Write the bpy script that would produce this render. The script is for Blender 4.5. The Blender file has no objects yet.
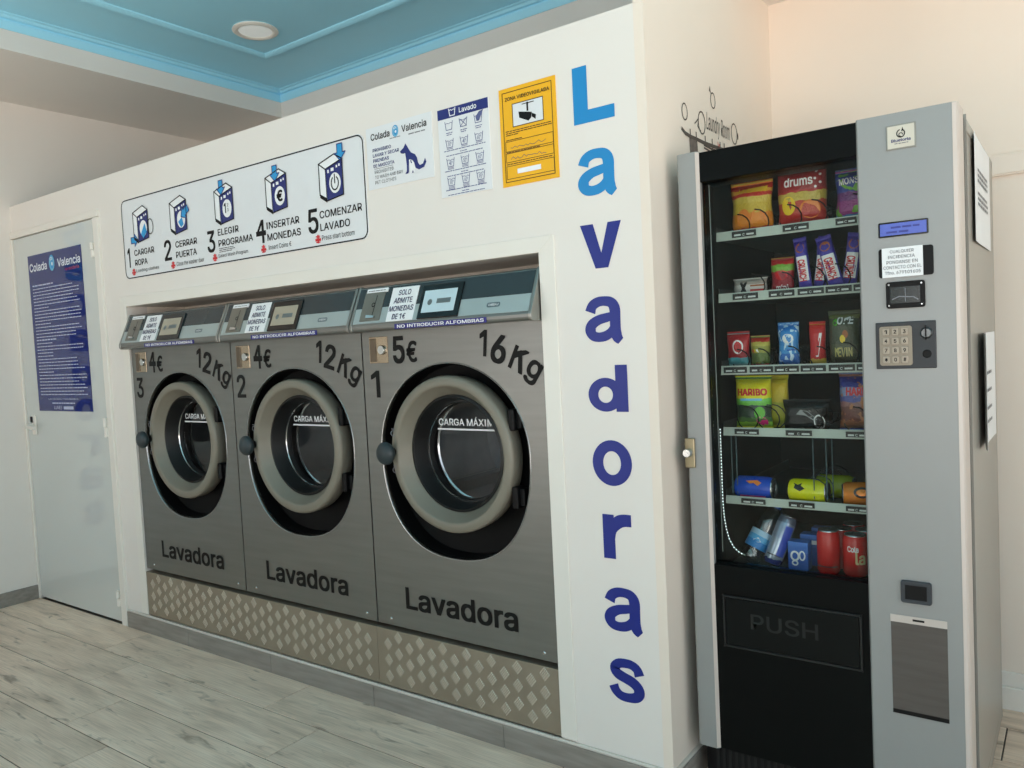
import bpy, bmesh, math, random
from mathutils import Matrix, Vector
random.seed(7)
SC = bpy.context.scene
COL = SC.collection

# ------------------------------------------------------------------ camera
CAM = Vector((0.9596, -2.0090, 1.32))
FPX = 789.622
YAW, PITCH, ROLL = -6.28510577e-01, -4.93752289e-02, -4.97354976e-02
_f = Vector((math.sin(YAW)*math.cos(PITCH), math.cos(YAW)*math.cos(PITCH), math.sin(PITCH)))
_r = Vector((math.cos(YAW), -math.sin(YAW), 0)); _u = _r.cross(_f)
RGT = _r*math.cos(ROLL)+_u*math.sin(ROLL); UPV = -_r*math.sin(ROLL)+_u*math.cos(ROLL); FWD = _f
cd = bpy.data.cameras.new('camera'); cd.sensor_width = 36; cd.lens = FPX/1024*36; cd.clip_start = .05
cam = bpy.data.objects.new('camera', cd); COL.objects.link(cam)
cam.matrix_world = Matrix(((RGT.x, UPV.x, -FWD.x, CAM.x), (RGT.y, UPV.y, -FWD.y, CAM.y), (RGT.z, UPV.z, -FWD.z, CAM.z), (0, 0, 0, 1)))
SC.camera = cam

# ------------------------------------------------------------------ world, light, exposure
w = bpy.data.worlds.new('sky'); SC.world = w; w.use_nodes = True
nt = w.node_tree; nt.nodes.clear()
out = nt.nodes.new('ShaderNodeOutputWorld'); bg = nt.nodes.new('ShaderNodeBackground')
tc = nt.nodes.new('ShaderNodeTexCoord'); sx = nt.nodes.new('ShaderNodeSeparateXYZ')
mr = nt.nodes.new('ShaderNodeMapRange'); mr.inputs[1].default_value = -1; mr.inputs[2].default_value = 1
rp = nt.nodes.new('ShaderNodeValToRGB')
els = rp.color_ramp.elements
els[0].position = .0; els[0].color = (1.78, 1.54, 1.40, 1)          # sunlit pavement below the horizon
els[1].position = 1.; els[1].color = (.60, .61, .69, 1)
e = els.new(.47); e.color = (1.78, 1.55, 1.42, 1)
e = els.new(.53); e.color = (.66, .66, .70, 1)
nt.links.new(tc.outputs['Generated'], sx.inputs[0]); nt.links.new(sx.outputs[2], mr.inputs[0])
nt.links.new(mr.outputs[0], rp.inputs[0]); nt.links.new(rp.outputs[0], bg.inputs[0]); nt.links.new(bg.outputs[0], out.inputs[0])
bg.inputs[1].default_value = 3.25
SC.view_settings.view_transform = 'Standard'; SC.view_settings.look = 'None'
SC.view_settings.exposure = 0.0; SC.view_settings.gamma = 1; SC.view_settings.use_curve_mapping = False
SC.cycles.use_denoising = True
SC.cycles.max_bounces = 12; SC.cycles.diffuse_bounces = 8; SC.cycles.transparent_max_bounces = 12
SC.cycles.caustics_reflective = False; SC.cycles.caustics_refractive = False
SC.cycles.sample_clamp_indirect = 6

RX, RY0 = 2.9, -4.2          # right wall, wall behind the camera
def portal(loc, rot, sx_, sy_):
    l = bpy.data.lights.new('window_portal', 'AREA'); l.shape = 'RECTANGLE'; l.size = sx_; l.size_y = sy_
    l.cycles.is_portal = True
    o = bpy.data.objects.new('window_portal', l); COL.objects.link(o); o.location = loc; o.rotation_euler = rot
WIN = [('y', RY0, -.15, 2.6, .12, 2.55),  ('x', RX, -3.8, -.15, .12, 2.55), ('y', RY0, -3.55, -1.85, .12, 2.55)]   # glazed fronts: axis, position, from, to, sill, head; last one added for light
for ax_, p_, a_, b_, z0_, z1_ in WIN:
    c_ = (a_+b_)/2; zc_ = (z0_+z1_)/2
    if ax_ == 'y': portal((c_, p_-.02, zc_), (math.radians(90), 0, 0), b_-a_, z1_-z0_)
    else: portal((p_+.02, c_, zc_), (math.radians(90), 0, math.radians(90)), b_-a_, z1_-z0_)

# ------------------------------------------------------------------ helpers
def ray(x, y):
    return RGT*((x-512)/FPX)+UPV*(-(y-384)/FPX)+FWD
def onY(x, y, Y):
    d = ray(x, y); return CAM+d*((Y-CAM.y)/d.y)
def lin(c):
    return tuple(((v/255)/12.92 if v/255 <= .04045 else ((v/255+.055)/1.055)**2.4) for v in c)+(1,)

MATS = {}
def mat(name, c, rough=.5, metal=0., spec=.5, noise=0., nscale=8., bump=0., bscale=60., emit=0., coat=0., stretch=None):
    """Principled material with procedural tone variation and fine relief. c is sRGB 0-255."""
    if name in MATS: return MATS[name]
    m = bpy.data.materials.new(name); m.use_nodes = True
    t = m.node_tree; b = t.nodes['Principled BSDF']
    col = lin(c)
    b.inputs['Base Color'].default_value = col
    b.inputs['Roughness'].default_value = rough; b.inputs['Metallic'].default_value = metal
    b.inputs['Specular IOR Level'].default_value = spec
    if coat: b.inputs['Coat Weight'].default_value = coat; b.inputs['Coat Roughness'].default_value = .06
    if emit:
        b.inputs['Emission Color'].default_value = col; b.inputs['Emission Strength'].default_value = emit
    if noise or bump:
        tcn = t.nodes.new('ShaderNodeTexCoord'); mp = t.nodes.new('ShaderNodeMapping')
        if stretch: mp.inputs['Scale'].default_value = stretch
        t.links.new(tcn.outputs['Object'], mp.inputs[0])
    if noise:
        n = t.nodes.new('ShaderNodeTexNoise'); n.inputs['Scale'].default_value = nscale; n.inputs['Detail'].default_value = 4
        t.links.new(mp.outputs[0], n.inputs['Vector'])
        r = t.nodes.new('ShaderNodeValToRGB')
        r.color_ramp.elements[0].position = .3; r.color_ramp.elements[1].position = .7
        r.color_ramp.elements[0].color = tuple(v*(1-noise) for v in col[:3])+(1,)
        r.color_ramp.elements[1].color = tuple(min(1, v*(1+noise)) for v in col[:3])+(1,)
        t.links.new(n.outputs[0], r.inputs[0]); t.links.new(r.outputs[0], b.inputs['Base Color'])
    if bump:
        n2 = t.nodes.new('ShaderNodeTexNoise'); n2.inputs['Scale'].default_value = bscale; n2.inputs['Detail'].default_value = 3
        t.links.new(mp.outputs[0], n2.inputs['Vector'])
        bp_ = t.nodes.new('ShaderNodeBump'); bp_.inputs['Strength'].default_value = bump; bp_.inputs['Distance'].default_value = .002
        t.links.new(n2.outputs[0], bp_.inputs['Height']); t.links.new(bp_.outputs[0], b.inputs['Normal'])
    MATS[name] = m
    return m

def glass_mat(name, tint=(.9, .95, .95), refl=1.0, rough=.02, base=.045):
    if name in MATS: return MATS[name]
    m = bpy.data.materials.new(name); m.use_nodes = True; t = m.node_tree; t.nodes.clear()
    o = t.nodes.new('ShaderNodeOutputMaterial'); mx = t.nodes.new('ShaderNodeMixShader')
    tr = t.nodes.new('ShaderNodeBsdfTransparent'); tr.inputs[0].default_value = (*tint, 1)
    gl = t.nodes.new('ShaderNodeBsdfGlossy'); gl.inputs['Roughness'].default_value = rough
    gl.inputs[0].default_value = (refl, refl, refl, 1)
    fr = t.nodes.new('ShaderNodeLayerWeight'); pw = t.nodes.new('ShaderNodeMath'); pw.operation = 'POWER'; pw.inputs[1].default_value = 4.5
    ma = t.nodes.new('ShaderNodeMath'); ma.operation = 'MULTIPLY_ADD'; ma.inputs[1].default_value = .85; ma.inputs[2].default_value = base; ma.use_clamp = True
    t.links.new(fr.outputs['Facing'], pw.inputs[0]); t.links.new(pw.outputs[0], ma.inputs[0])
    t.links.new(ma.outputs[0], mx.inputs[0]); t.links.new(tr.outputs[0], mx.inputs[1]); t.links.new(gl.outputs[0], mx.inputs[2])
    t.links.new(mx.outputs[0], o.inputs[0]); MATS[name] = m
    return m

def tag(o, label=None, cat=None, group=None, kind=None):
    if label: o['label'] = label
    if cat: o['category'] = cat
    if group: o['group'] = group
    if kind: o['kind'] = kind
    return o
def thing(name, loc, label, cat, group=None, kind=None):
    o = bpy.data.objects.new(name, None); o.empty_display_size = .1
    COL.objects.link(o); o.location = loc
    return tag(o, label, cat, group, kind)
def root_loc(p):
    v = Vector((0, 0, 0))
    while p is not None:
        v += Vector(p.location); p = p.parent
    return v

class MB:
    """collects world-space geometry; build() links it as one mesh object"""
    def __init__(s): s.v = []; s.f = []
    def add(s, vs, fs):
        n = len(s.v); s.v += [tuple(v) for v in vs]; s.f += [tuple(i+n for i in f) for f in fs]; return s
    def box(s, x0, x1, y0, y1, z0, z1):
        return s.add([(x0, y0, z0), (x1, y0, z0), (x1, y1, z0), (x0, y1, z0), (x0, y0, z1), (x1, y0, z1), (x1, y1, z1), (x0, y1, z1)],
                     [(0, 3, 2, 1), (4, 5, 6, 7), (0, 1, 5, 4), (1, 2, 6, 5), (2, 3, 7, 6), (3, 0, 4, 7)])
    def prism(s, pts, fn, a, b):
        """2-D outline pts extruded from a to b; fn(u, v, w) -> xyz"""
        n = len(pts)
        vs = [fn(u, v, a) for u, v in pts]+[fn(u, v, b) for u, v in pts]
        fs = [tuple(range(n))[::-1], tuple(range(n, 2*n))]+[(i, (i+1) % n, n+(i+1) % n, n+i) for i in range(n)]
        return s.add(vs, fs)
    def lathe(s, prof, fn, seg=32, close=False):
        """prof = [(r, h)]; fn(a, b, h) -> xyz with a,b the circle plane"""
        vs = []; fs = []; m = len(prof)
        for i in range(seg):
            t = 2*math.pi*i/seg
            for r, h in prof: vs.append(fn(r*math.cos(t), r*math.sin(t), h))
        for i in range(seg):
            j = (i+1) % seg
            for k in range(m-1 if not close else m):
                k2 = (k+1) % m
                fs.append((i*m+k, i*m+k2, j*m+k2, j*m+k))
        return s.add(vs, fs)
    def tube(s, path, r, seg=8, cap=True):
        P = [Vector(p) for p in path]; vs = []; fs = []
        up = Vector((0, 0, 1)); prev = None
        for i, p in enumerate(P):
            d = (P[min(i+1, len(P)-1)]-P[max(i-1, 0)]).normalized()
            if prev is None:
                a = d.cross(up)
                if a.length < 1e-3: a = d.cross(Vector((1, 0, 0)))
            else: a = prev-d*prev.dot(d)
            a.normalize(); prev = a; b = d.cross(a)
            rr = r[i] if isinstance(r, (list, tuple)) else r
            for k in range(seg):
                t = 2*math.pi*k/seg; vs.append(p+a*(rr*math.cos(t))+b*(rr*math.sin(t)))
        for i in range(len(P)-1):
            for k in range(seg):
                k2 = (k+1) % seg
                fs.append((i*seg+k, i*seg+k2, (i+1)*seg+k2, (i+1)*seg+k))
        if cap: fs += [tuple(range(seg))[::-1], tuple(range((len(P)-1)*seg, len(P)*seg))]
        return s.add(vs, fs)
    def sphere(s, c, rx, ry, rz, seg=16, rings=10):
        vs = []; fs = []
        for i in range(rings+1):
            ph = math.pi*i/rings
            for k in range(seg):
                t = 2*math.pi*k/seg
                vs.append((c[0]+rx*math.sin(ph)*math.cos(t), c[1]+ry*math.sin(ph)*math.sin(t), c[2]+rz*math.cos(ph)))
        for i in range(rings):
            for k in range(seg):
                k2 = (k+1) % seg; fs.append((i*seg+k, i*seg+k2, (i+1)*seg+k2, (i+1)*seg+k))
        return s.add(vs, fs)
    def build(s, name, m, parent=None, smooth=False, bevel=0., kind=None, label=None, origin=None):
        off = root_loc(parent)
        o0 = Vector(origin)-off if origin is not None else Vector((0, 0, 0))
        me = bpy.data.meshes.new(name)
        me.from_pydata([(v[0]-off.x-o0.x, v[1]-off.y-o0.y, v[2]-off.z-o0.z) for v in s.v], [], s.f)
        bm = bmesh.new(); bm.from_mesh(me)
        bmesh.ops.remove_doubles(bm, verts=bm.verts, dist=1e-6)
        bmesh.ops.recalc_face_normals(bm, faces=bm.faces)
        bm.to_mesh(me); bm.free()
        if m: me.materials.append(m)
        o = bpy.data.objects.new(name, me); COL.objects.link(o); o.parent = parent; o.location = o0
        if smooth:
            for p in me.polygons: p.use_smooth = True
            me.set_sharp_from_angle(angle=math.radians(40))
        if bevel:
            md = o.modifiers.new('bevel', 'BEVEL'); md.width = bevel; md.segments = 2; md.limit_method = 'ANGLE'; md.angle_limit = math.radians(40)
        tag(o, label, None, None, kind)
        return o

# ---- text as flat geometry
_tx = {}
FONT = None
try:
    import os
    _fp = os.path.join(bpy.utils.system_resource('DATAFILES', path='fonts') or '', 'Inter.woff2')
    if os.path.exists(_fp): FONT = bpy.data.fonts.load(_fp)      # Blender's own interface typeface; the built-in one serves if it is missing
except Exception:
    FONT = None
def glyphs(s, bold=0.):
    """outline of a string at size 1; bold thickens the strokes by laying shifted copies over each other"""
    k = (s, bold)
    if k in _tx: return _tx[k]
    if bold:
        v0, f0 = glyphs(s); v = []; f = []
        for dx in (-1, 0, 1):
            for dy in (-1, 0, 1):
                if bold < .02 and not (dx and dy): continue
                n = len(v); e_ = 6e-5*(1+len(v)//max(1, len(v0)))
                v += [(x+dx*bold, y+dy*bold*.75, e_+z) for x, y, z in v0]; f += [tuple(i+n for i in q) for q in f0]
        _tx[k] = (v, f); return v, f
    v = []; f = []; x = 0.
    for ch in s:
        cv, cf, adv = char(ch); n = len(v)
        v += [(p+x, q, z) for p, q, z in cv]; f += [tuple(i+n for i in t) for t in cf]; x += adv
    _tx[k] = (v, f)
    return v, f
def raw(s):
    c = bpy.data.curves.new('tmp', 'FONT'); c.body = s; c.size = 1; c.resolution_u = 3
    if FONT: c.font = FONT
    o = bpy.data.objects.new('tmp', c); COL.objects.link(o)
    bpy.context.view_layer.update()
    ev = o.evaluated_get(bpy.context.evaluated_depsgraph_get()); me = ev.to_mesh()
    v = [(p.co.x, p.co.y) for p in me.vertices]; f = [tuple(p.vertices) for p in me.polygons]
    ev.to_mesh_clear(); bpy.data.objects.remove(o); bpy.data.curves.remove(c)
    return v, f
_ch = {}; _hh = []
def char(c):
    """one character: vertices (x, y, layer), faces, advance; overlapping contours get layers of their own"""
    if c in _ch: return _ch[c]
    wd = lambda q: max(p[0] for p in q)-min(p[0] for p in q)
    if not _hh:
        q = raw('HH')[0]; _hh.append(wd(q)); _hh.append(max(p[1] for p in raw('H')[0]))
    adv = wd(raw('H'+c+'H')[0])-_hh[0]; H = _hh[1]
    if c == 'I': v, f, adv = [(.09, 0), (.19, 0), (.19, H), (.09, H)], [(0, 1, 2, 3)], .28
    elif c == '1': v, f, adv = [(.20, 0), (.30, 0), (.30, H), (.22, H), (.02, H*.82), (.02, H*.70), (.20, H*.82)], [(0, 1, 2, 3, 4, 5, 6)], max(adv, .46)
    elif c == '4': v, f = [(.36, 0), (.46, 0), (.46, H), (.36, H), (.03, .17), (.57, .17), (.57, .26), (.03, .26), (.03, .20), (.12, .22), (.44, H), (.35, H)], [(0, 1, 2, 3), (4, 5, 6, 7), (8, 9, 10, 11)]
    elif c == 'K': v, f = [(.08, 0), (.18, 0), (.18, H), (.08, H), (.16, .24), (.18, .38), (.50, H), (.62, H), (.27, .40), (.34, .46), (.63, 0), (.51, 0)], [(0, 1, 2, 3), (4, 5, 6, 7), (8, 9, 10, 11)]
    else:
        v, f = raw(c)
    par = list(range(len(v)))
    def find(i):
        while par[i] != i: i = par[i]
        return i
    for t in f:
        for i in t[1:]: par[find(i)] = find(t[0])
    ids = {}
    _ch[c] = ([(p[0], p[1], 4e-5*ids.setdefault(find(i), len(ids))) for i, p in enumerate(v)], f, adv)
    return _ch[c]

class Ink:
    """flat print in sheet coordinates (u, v); build(fn) maps (u, v, n) to the world, n = height above the sheet"""
    def __init__(s, n=.0008): s.v = []; s.f = []; s.n = n
    def _a(s, vs, fs):
        k = len(s.v); e_ = (len(s.f) % 6)*5e-5
        s.v += [(p[0], p[1], p[2] if len(p) > 2 else e_) for p in vs]; s.f += [tuple(i+k for i in f) for f in fs]; return s
    def poly(s, pts): return s._a(list(pts), [tuple(range(len(pts)))])
    def rect(s, u0, u1, v0, v1): return s.poly([(u0, v0), (u1, v0), (u1, v1), (u0, v1)])
    def line(s, pts, wd, closed=False):
        P = list(pts)+([pts[0]] if closed else [])
        for (a, b), (c, d) in zip(P[:-1], P[1:]):
            L = math.hypot(c-a, d-b) or 1; ex, ey = (c-a)/L*wd/2, (d-b)/L*wd/2
            s.poly([(a-ex+ey, b-ey-ex), (c+ex+ey, d+ey-ex), (c+ex-ey, d+ey+ex), (a-ex-ey, b-ey+ex)])
        return s
    def frame(s, u0, u1, v0, v1, wd, r=0.):
        if not r: return s.line([(u0, v0), (u1, v0), (u1, v1), (u0, v1)], wd, True)
        return s.line(rrect(u0, u1, v0, v1, r), wd, True)
    def disc(s, c, rx, ry=None, seg=20):
        ry = ry or rx
        return s.poly([(c[0]+rx*math.cos(2*math.pi*i/seg), c[1]+ry*math.sin(2*math.pi*i/seg)) for i in range(seg)])
    def ring(s, c, rx, ry, wd, a0=0, a1=360, seg=20):
        return s.line([(c[0]+rx*math.cos(math.radians(a0+(a1-a0)*i/seg)), c[1]+ry*math.sin(math.radians(a0+(a1-a0)*i/seg))) for i in range(seg+1)], wd)
    def text(s, t, u0, u1, v0, v1, bold=0., shear=0., rot=0.):
        v, f = glyphs(t, bold)
        if not v: return s
        a0 = min(p[0] for p in v); a1 = max(p[0] for p in v); b0 = min(p[1] for p in v); b1 = max(p[1] for p in v)
        cu, cv = (u0+u1)/2, (v0+v1)/2; c, sn = math.cos(rot), math.sin(rot); o = []
        for x, y, z in v:
            p = (x-a0)/(a1-a0)*(u1-u0)-(u1-u0)/2; q = (y-b0)/(b1-b0)*(v1-v0)-(v1-v0)/2; p += q*shear
            o.append((cu+p*c-q*sn, cv+p*sn+q*c, z))
        return s._a(o, f)
    def lines(s, u0, u1, v, h, seedv=0, full=1.):
        """one row of print too small to read: word-long dashes"""
        r = random.Random(seedv); u = u0; end = u0+(u1-u0)*full
        while u < end-h:
            L = min(r.uniform(2, 6)*h*.8, end-u); s.rect(u, u+L, v, v+h*.62); u += L+h*.5
        return s
    def build(s, name, fn, m, parent, label=None):
        b = MB(); b.v = [fn(u, v, s.n+e_) for u, v, e_ in s.v]; b.f = s.f
        off = root_loc(parent); me = bpy.data.meshes.new(name)
        me.from_pydata([(x-off.x, y-off.y, z-off.z) for x, y, z in b.v], [], b.f); me.materials.append(m)
        o = bpy.data.objects.new(name, me); COL.objects.link(o); o.parent = parent
        tag(o, label)
        return o

def rrect(u0, u1, v0, v1, r, n=5):
    P = []
    for cu, cv, a in ((u1-r, v0+r, -90), (u1-r, v1-r, 0), (u0+r, v1-r, 90), (u0+r, v0+r, 180)):
        for i in range(n+1):
            t = math.radians(a+90*i/n); P.append((cu+r*math.cos(t), cv+r*math.sin(t)))
    return P
def wall_map(y0):
    return lambda u, v, n: (u, y0-n, v)
def side_map(x0):
    return lambda u, v, n: (x0+n, u, v)
FXZ = lambda u, v, w: (u, w, v)          # outline in XZ, extruded along Y
def FYZ(u, v, w): return (w, u, v)       # outline in YZ, extruded along X

# ------------------------------------------------------------------ materials of the setting
M_wall = mat('white_wall_paint', (230, 225, 219), .55, spec=.35, noise=.015, nscale=3, bump=.12, bscale=180)
M_trim = mat('white_trim_paint', (231, 227, 219), .4, noise=.01, bump=.05)
M_blue = mat('blue_ceiling_paint', (166, 229, 252), .5, noise=.02, nscale=2, bump=.05)
M_door = mat('pale_grey_door_enamel', (206, 210, 207), .05, spec=.6, noise=.01, nscale=2)
M_plinth = mat('grey_wood_tile', (140, 135, 128), .5, noise=.18, nscale=6, bump=.1, stretch=(1, 4, 8))
M_seal = mat('white_sealant', (206, 200, 190), .5, bump=.2, bscale=40)
M_groove = mat('dark_joint', (84, 78, 72), .8, noise=.1)
M_steel = mat('brushed_stainless', (132, 133, 130), .36, metal=.85, noise=.06, nscale=3, bump=.05, bscale=200, stretch=(1, 1, 14))
M_chrome = mat('polished_steel_edge', (200, 203, 203), .16, metal=1., noise=.02)
M_alu = mat('satin_aluminium', (128, 124, 112), .45, metal=.2, noise=.04, nscale=6, bump=.04)
M_black = mat('black_plastic', (7, 8, 10), .5, spec=.25, noise=.1, bump=.05)
M_blackgl = mat('gloss_black', (10, 14, 16), .12, noise=.05)
M_rubber = mat('dark_rubber', (9, 12, 14), .5, noise=.1)
M_ink = mat('black_ink', (18, 18, 20), .5, spec=.2, noise=.05)
M_vinylk = mat('black_vinyl', (14, 15, 15), .5, spec=.2, noise=.05)
M_navy = mat('navy_ink', (24, 38, 112), .45, noise=.04)
M_deep = mat('deep_blue_vinyl', (10, 34, 128), .4, noise=.03)
M_sky = mat('light_blue_vinyl', (22, 134, 198), .4, noise=.03)
M_paper = mat('white_paper', (232, 234, 236), .5, noise=.01)
M_greyink = mat('grey_ink', (120, 122, 128), .5, noise=.05)
M_white = mat('white_ink', (238, 240, 242), .5, noise=.01)
M_red = mat('red_ink', (205, 30, 40), .5, noise=.03)
M_cyan = mat('cyan_ink', (40, 150, 210), .5, noise=.03)

# ------------------------------------------------------------------ the room
XL = -3.94; ZC = 2.985; YB = 1.29; YR = 1.087; ZT = 2.236
def struct(name, b, m, label, cat, **k):
    o = b.build(name, m, **k); return tag(o, label, cat, None, 'structure')
wf = MB()
wf.box(XL, -2.985, 0, .1, 2.09, ZT).box(-2.985, -2.763, 0, .1, 0, ZT).box(-2.763, -.374, 0, .1, 1.595, ZT)
wf.box(-2.763, -.374, .052, .1, 0, .29).box(-.374, -.03, 0, .1, 0, ZT)
struct('wall_front', wf, M_wall, 'white partition wall housing the washing machines', 'wall')
struct('wall_left', MB().box(XL-.12, XL, RY0, YB, 0, 3.0), M_wall, 'white wall with grey baseboard left of the service door', 'wall')
struct('wall_back', MB().box(XL-.12, -.03, YB, YB+.1, 0, 3.0), M_wall, 'white wall behind the partition below the blue cornice', 'wall')
M_warmwall = mat('warm_light_wall_paint', (234, 222, 209), .55, spec=.35, noise=.015, nscale=3, bump=.12, bscale=180)  # white paint with the warm light on these walls put into its colour
struct('wall_side', MB().box(-.03, 0, 0, YB+.1, 0, 2.99), M_warmwall, 'white return wall between washers and vending machine', 'wall')
struct('wall_rear', MB().box(0, RX+.1, YR, YR+.1, 0, 3.0), M_warmwall, 'white wall tinted with warm light behind the vending machine', 'wall')
struct('ceiling_beam', MB().box(XL, -3.1318, RY0, YB, 2.825, 3.0), M_wall, 'white dropped beam along the left ceiling edge', 'beam')
struct('ceiling_soffit', MB().box(0, RX, .62, YR, 2.558, 2.99), M_wall, 'white lowered soffit above the vending machine corner', 'soffit')

# glazed shop fronts (outside the photograph, they let the daylight in; the third is added for light)
def shop_front(n, ax, pos, a0, a1, z0, z1, lo, hi, lab, wn):
    P = (lambda a, t, z: (a, pos+t, z)) if ax == 'y' else (lambda a, t, z: (pos+t, a, z))
    def bx(b, a, c, t0, t1, z, zz):
        p, q = P(a, t0, z), P(c, t1, zz)
        b.box(min(p[0], q[0]), max(p[0], q[0]), min(p[1], q[1]), max(p[1], q[1]), z, zz)
    s = -1 if ax == 'y' else 1
    b = MB(); bx(b, lo, a0, 0, .1*s, 0, 3.0); bx(b, a1, hi, 0, .1*s, 0, 3.0); bx(b, a0, a1, 0, .1*s, 0, z0); bx(b, a0, a1, 0, .1*s, z1, 3.0)
    struct(wn, b, M_wall, 'white wall around the '+lab, 'wall')
    W = thing('window_%d' % n, P((a0+a1)/2, 0, z0), 'dark framed '+lab, 'window', kind='structure')
    fm = mat('dark_window_frame', (52, 54, 56), .4, metal=.5, noise=.04)
    k = 3; st = (a1-a0)/k
    for i in range(k+1):
        b = MB(); c = a0+i*st; bx(b, max(a0, c-.03), min(a1, c+.03), .02*s, .08*s, z0, z1); b.build('mullion', fm, W)
    for z in (z0, z1-.05):
        b = MB(); bx(b, a0, a1, .02*s, .08*s, z, z+.05); b.build('rail', fm, W)
    for i in range(k):
        b = MB(); bx(b, a0+i*st+.03, a0+(i+1)*st-.03, .045*s, .051*s, z0+.05, z1-.05); b.build('pane', glass_mat('window_glass', (.96, .98, .98)), W)
shop_front(1, *WIN[0], -1.0, RX, 'wide shop window opposite the vending machine', 'wall_opposite')
shop_front(2, *WIN[1], RY0, YR, 'wide shop window in the right wall', 'wall_right')
shop_front(3, *WIN[2], XL-.12, -1.0, 'narrow window opposite the washers, added for light', 'wall_opposite_left')  # unseen extra opening, added to brighten the left side of the room

# ceiling with stepped blue cornice
ceil = struct('ceiling', MB().box(XL-.12, RX+.1, RY0-.1, YB+.1, ZC, ZC+.08), M_blue, 'sky blue coffered ceiling with stepped cornice', 'ceiling')
def ring_moulding(name, x0, x1, y0, y1, prof, parent):
    """prof = [(inset, z)] closed outline carried round the rectangle with mitred corners"""
    vs = []; fs = []; m = len(prof)
    for sx_, sy_ in ((0, 0), (1, 0), (1, 1), (0, 1)):
        for i, z in prof: vs.append((x1-i if sx_ else x0+i, y1-i if sy_ else y0+i, z))
    for c in range(4):
        d = (c+1) % 4
        for k in range(m):
            k2 = (k+1) % m; fs.append((c*m+k, c*m+k2, d*m+k2, d*m+k))
    return MB().add(vs, fs).build(name, M_blue, parent)
ring_moulding('cornice', -3.1318, RX, RY0, YB, [(0, ZC), (0, 2.919), (.006, 2.919), (.014, 2.955), (.010, 2.958), (.010, 2.965), (.024, 2.968), (.030, 2.979), (.044, 2.981), (.046, ZC)], ceil)
ring_moulding('panel_moulding', -2.70, RX-.44, RY0+.44, .86, [(0, ZC), (.0, ZC-.012), (.008, ZC-.018), (.02, ZC-.014), (.032, ZC-.006), (.034, ZC)], ceil)

# floor: base and planks
fl_ = struct('floor', MB().box(XL-.12, RX+.1, RY0-.1, YB+.1, -.05, -.003), M_groove, 'pale grey wood-look plank floor', 'floor')
def plank_mat():
    m = bpy.data.materials.new('grey_oak_plank'); m.use_nodes = True; t = m.node_tree; b = t.nodes['Principled BSDF']
    b.inputs['Roughness'].default_value = .55; b.inputs['Specular IOR Level'].default_value = .25
    oi = t.nodes.new('ShaderNodeObjectInfo'); tcn = t.nodes.new('ShaderNodeTexCoord')
    ml = t.nodes.new('ShaderNodeMath'); ml.operation = 'MULTIPLY'; ml.inputs[1].default_value = 37
    cx = t.nodes.new('ShaderNodeCombineXYZ'); ad = t.nodes.new('ShaderNodeVectorMath'); ad.operation = 'ADD'
    t.links.new(oi.outputs['Random'], ml.inputs[0]); t.links.new(ml.outputs[0], cx.inputs[0]); t.links.new(ml.outputs[0], cx.inputs[1])
    t.links.new(tcn.outputs['Object'], ad.inputs[0]); t.links.new(cx.outputs[0], ad.inputs[1])
    def nz(sc, scale, det, dist=0.):
        mp = t.nodes.new('ShaderNodeMapping'); mp.inputs['Scale'].default_value = sc
        n = t.nodes.new('ShaderNodeTexNoise'); n.inputs['Scale'].default_value = scale; n.inputs['Detail'].default_value = det; n.inputs['Distortion'].default_value = dist
        t.links.new(ad.outputs[0], mp.inputs[0]); t.links.new(mp.outputs[0], n.inputs['Vector']); return n
    def ramp(n, stops):
        r = t.nodes.new('ShaderNodeValToRGB'); e = r.color_ramp.elements
        while len(e) < len(stops): e.new(.5)
        for q, (p, c) in zip(e, stops): q.position = p; q.color = c
        t.links.new(n.outputs[0], r.inputs[0]); return r
    def mix(a, bb, kind='MULTIPLY', fac=1.):
        x = t.nodes.new('ShaderNodeMix'); x.data_type = 'RGBA'; x.blend_type = kind; x.inputs[0].default_value = fac
        t.links.new(a, x.inputs[6]); t.links.new(bb, x.inputs[7]); return x.outputs[2]
    base = ramp(nz((1.2, 7, 1), 2.2, 5, .4), [(.25, lin((206, 184, 164))), (.5, lin((236, 213, 192))), (.75, lin((248, 228, 208)))])
    grain = ramp(nz((2, 90, 1), 3, 6, .2), [(.35, (.80, .80, .80, 1)), (.6, (1, 1, 1, 1))])
    knots = ramp(nz((3.2, 14, 1), 1.6, 6, 1.2), [(.27, (.52, .51, .50, 1)), (.40, (1, 1, 1, 1))])
    g1 = mix(base.outputs[0], grain.outputs[0]); g2 = mix(g1, knots.outputs[0])
    tone = ramp(oi, []) if False else None
    hv = t.nodes.new('ShaderNodeHueSaturation'); mrr = t.nodes.new('ShaderNodeMapRange')
    mrr.inputs[3].default_value = .92; mrr.inputs[4].default_value = 1.06
    t.links.new(oi.outputs['Random'], mrr.inputs[0]); t.links.new(mrr.outputs[0], hv.inputs['Value']); t.links.new(g2, hv.inputs['Color'])
    t.links.new(hv.outputs[0], b.inputs['Base Color'])
    bpn = t.nodes.new('ShaderNodeBump'); bpn.inputs['Strength'].default_value = .25; bpn.inputs['Distance'].default_value = .001
    t.links.new(grain.outputs[0], bpn.inputs['Height']); t.links.new(bpn.outputs[0], b.inputs['Normal'])
    return m
M_plank = plank_mat()
PL, PW, G = 1.196, .2325, .0022
_pl = {}
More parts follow.
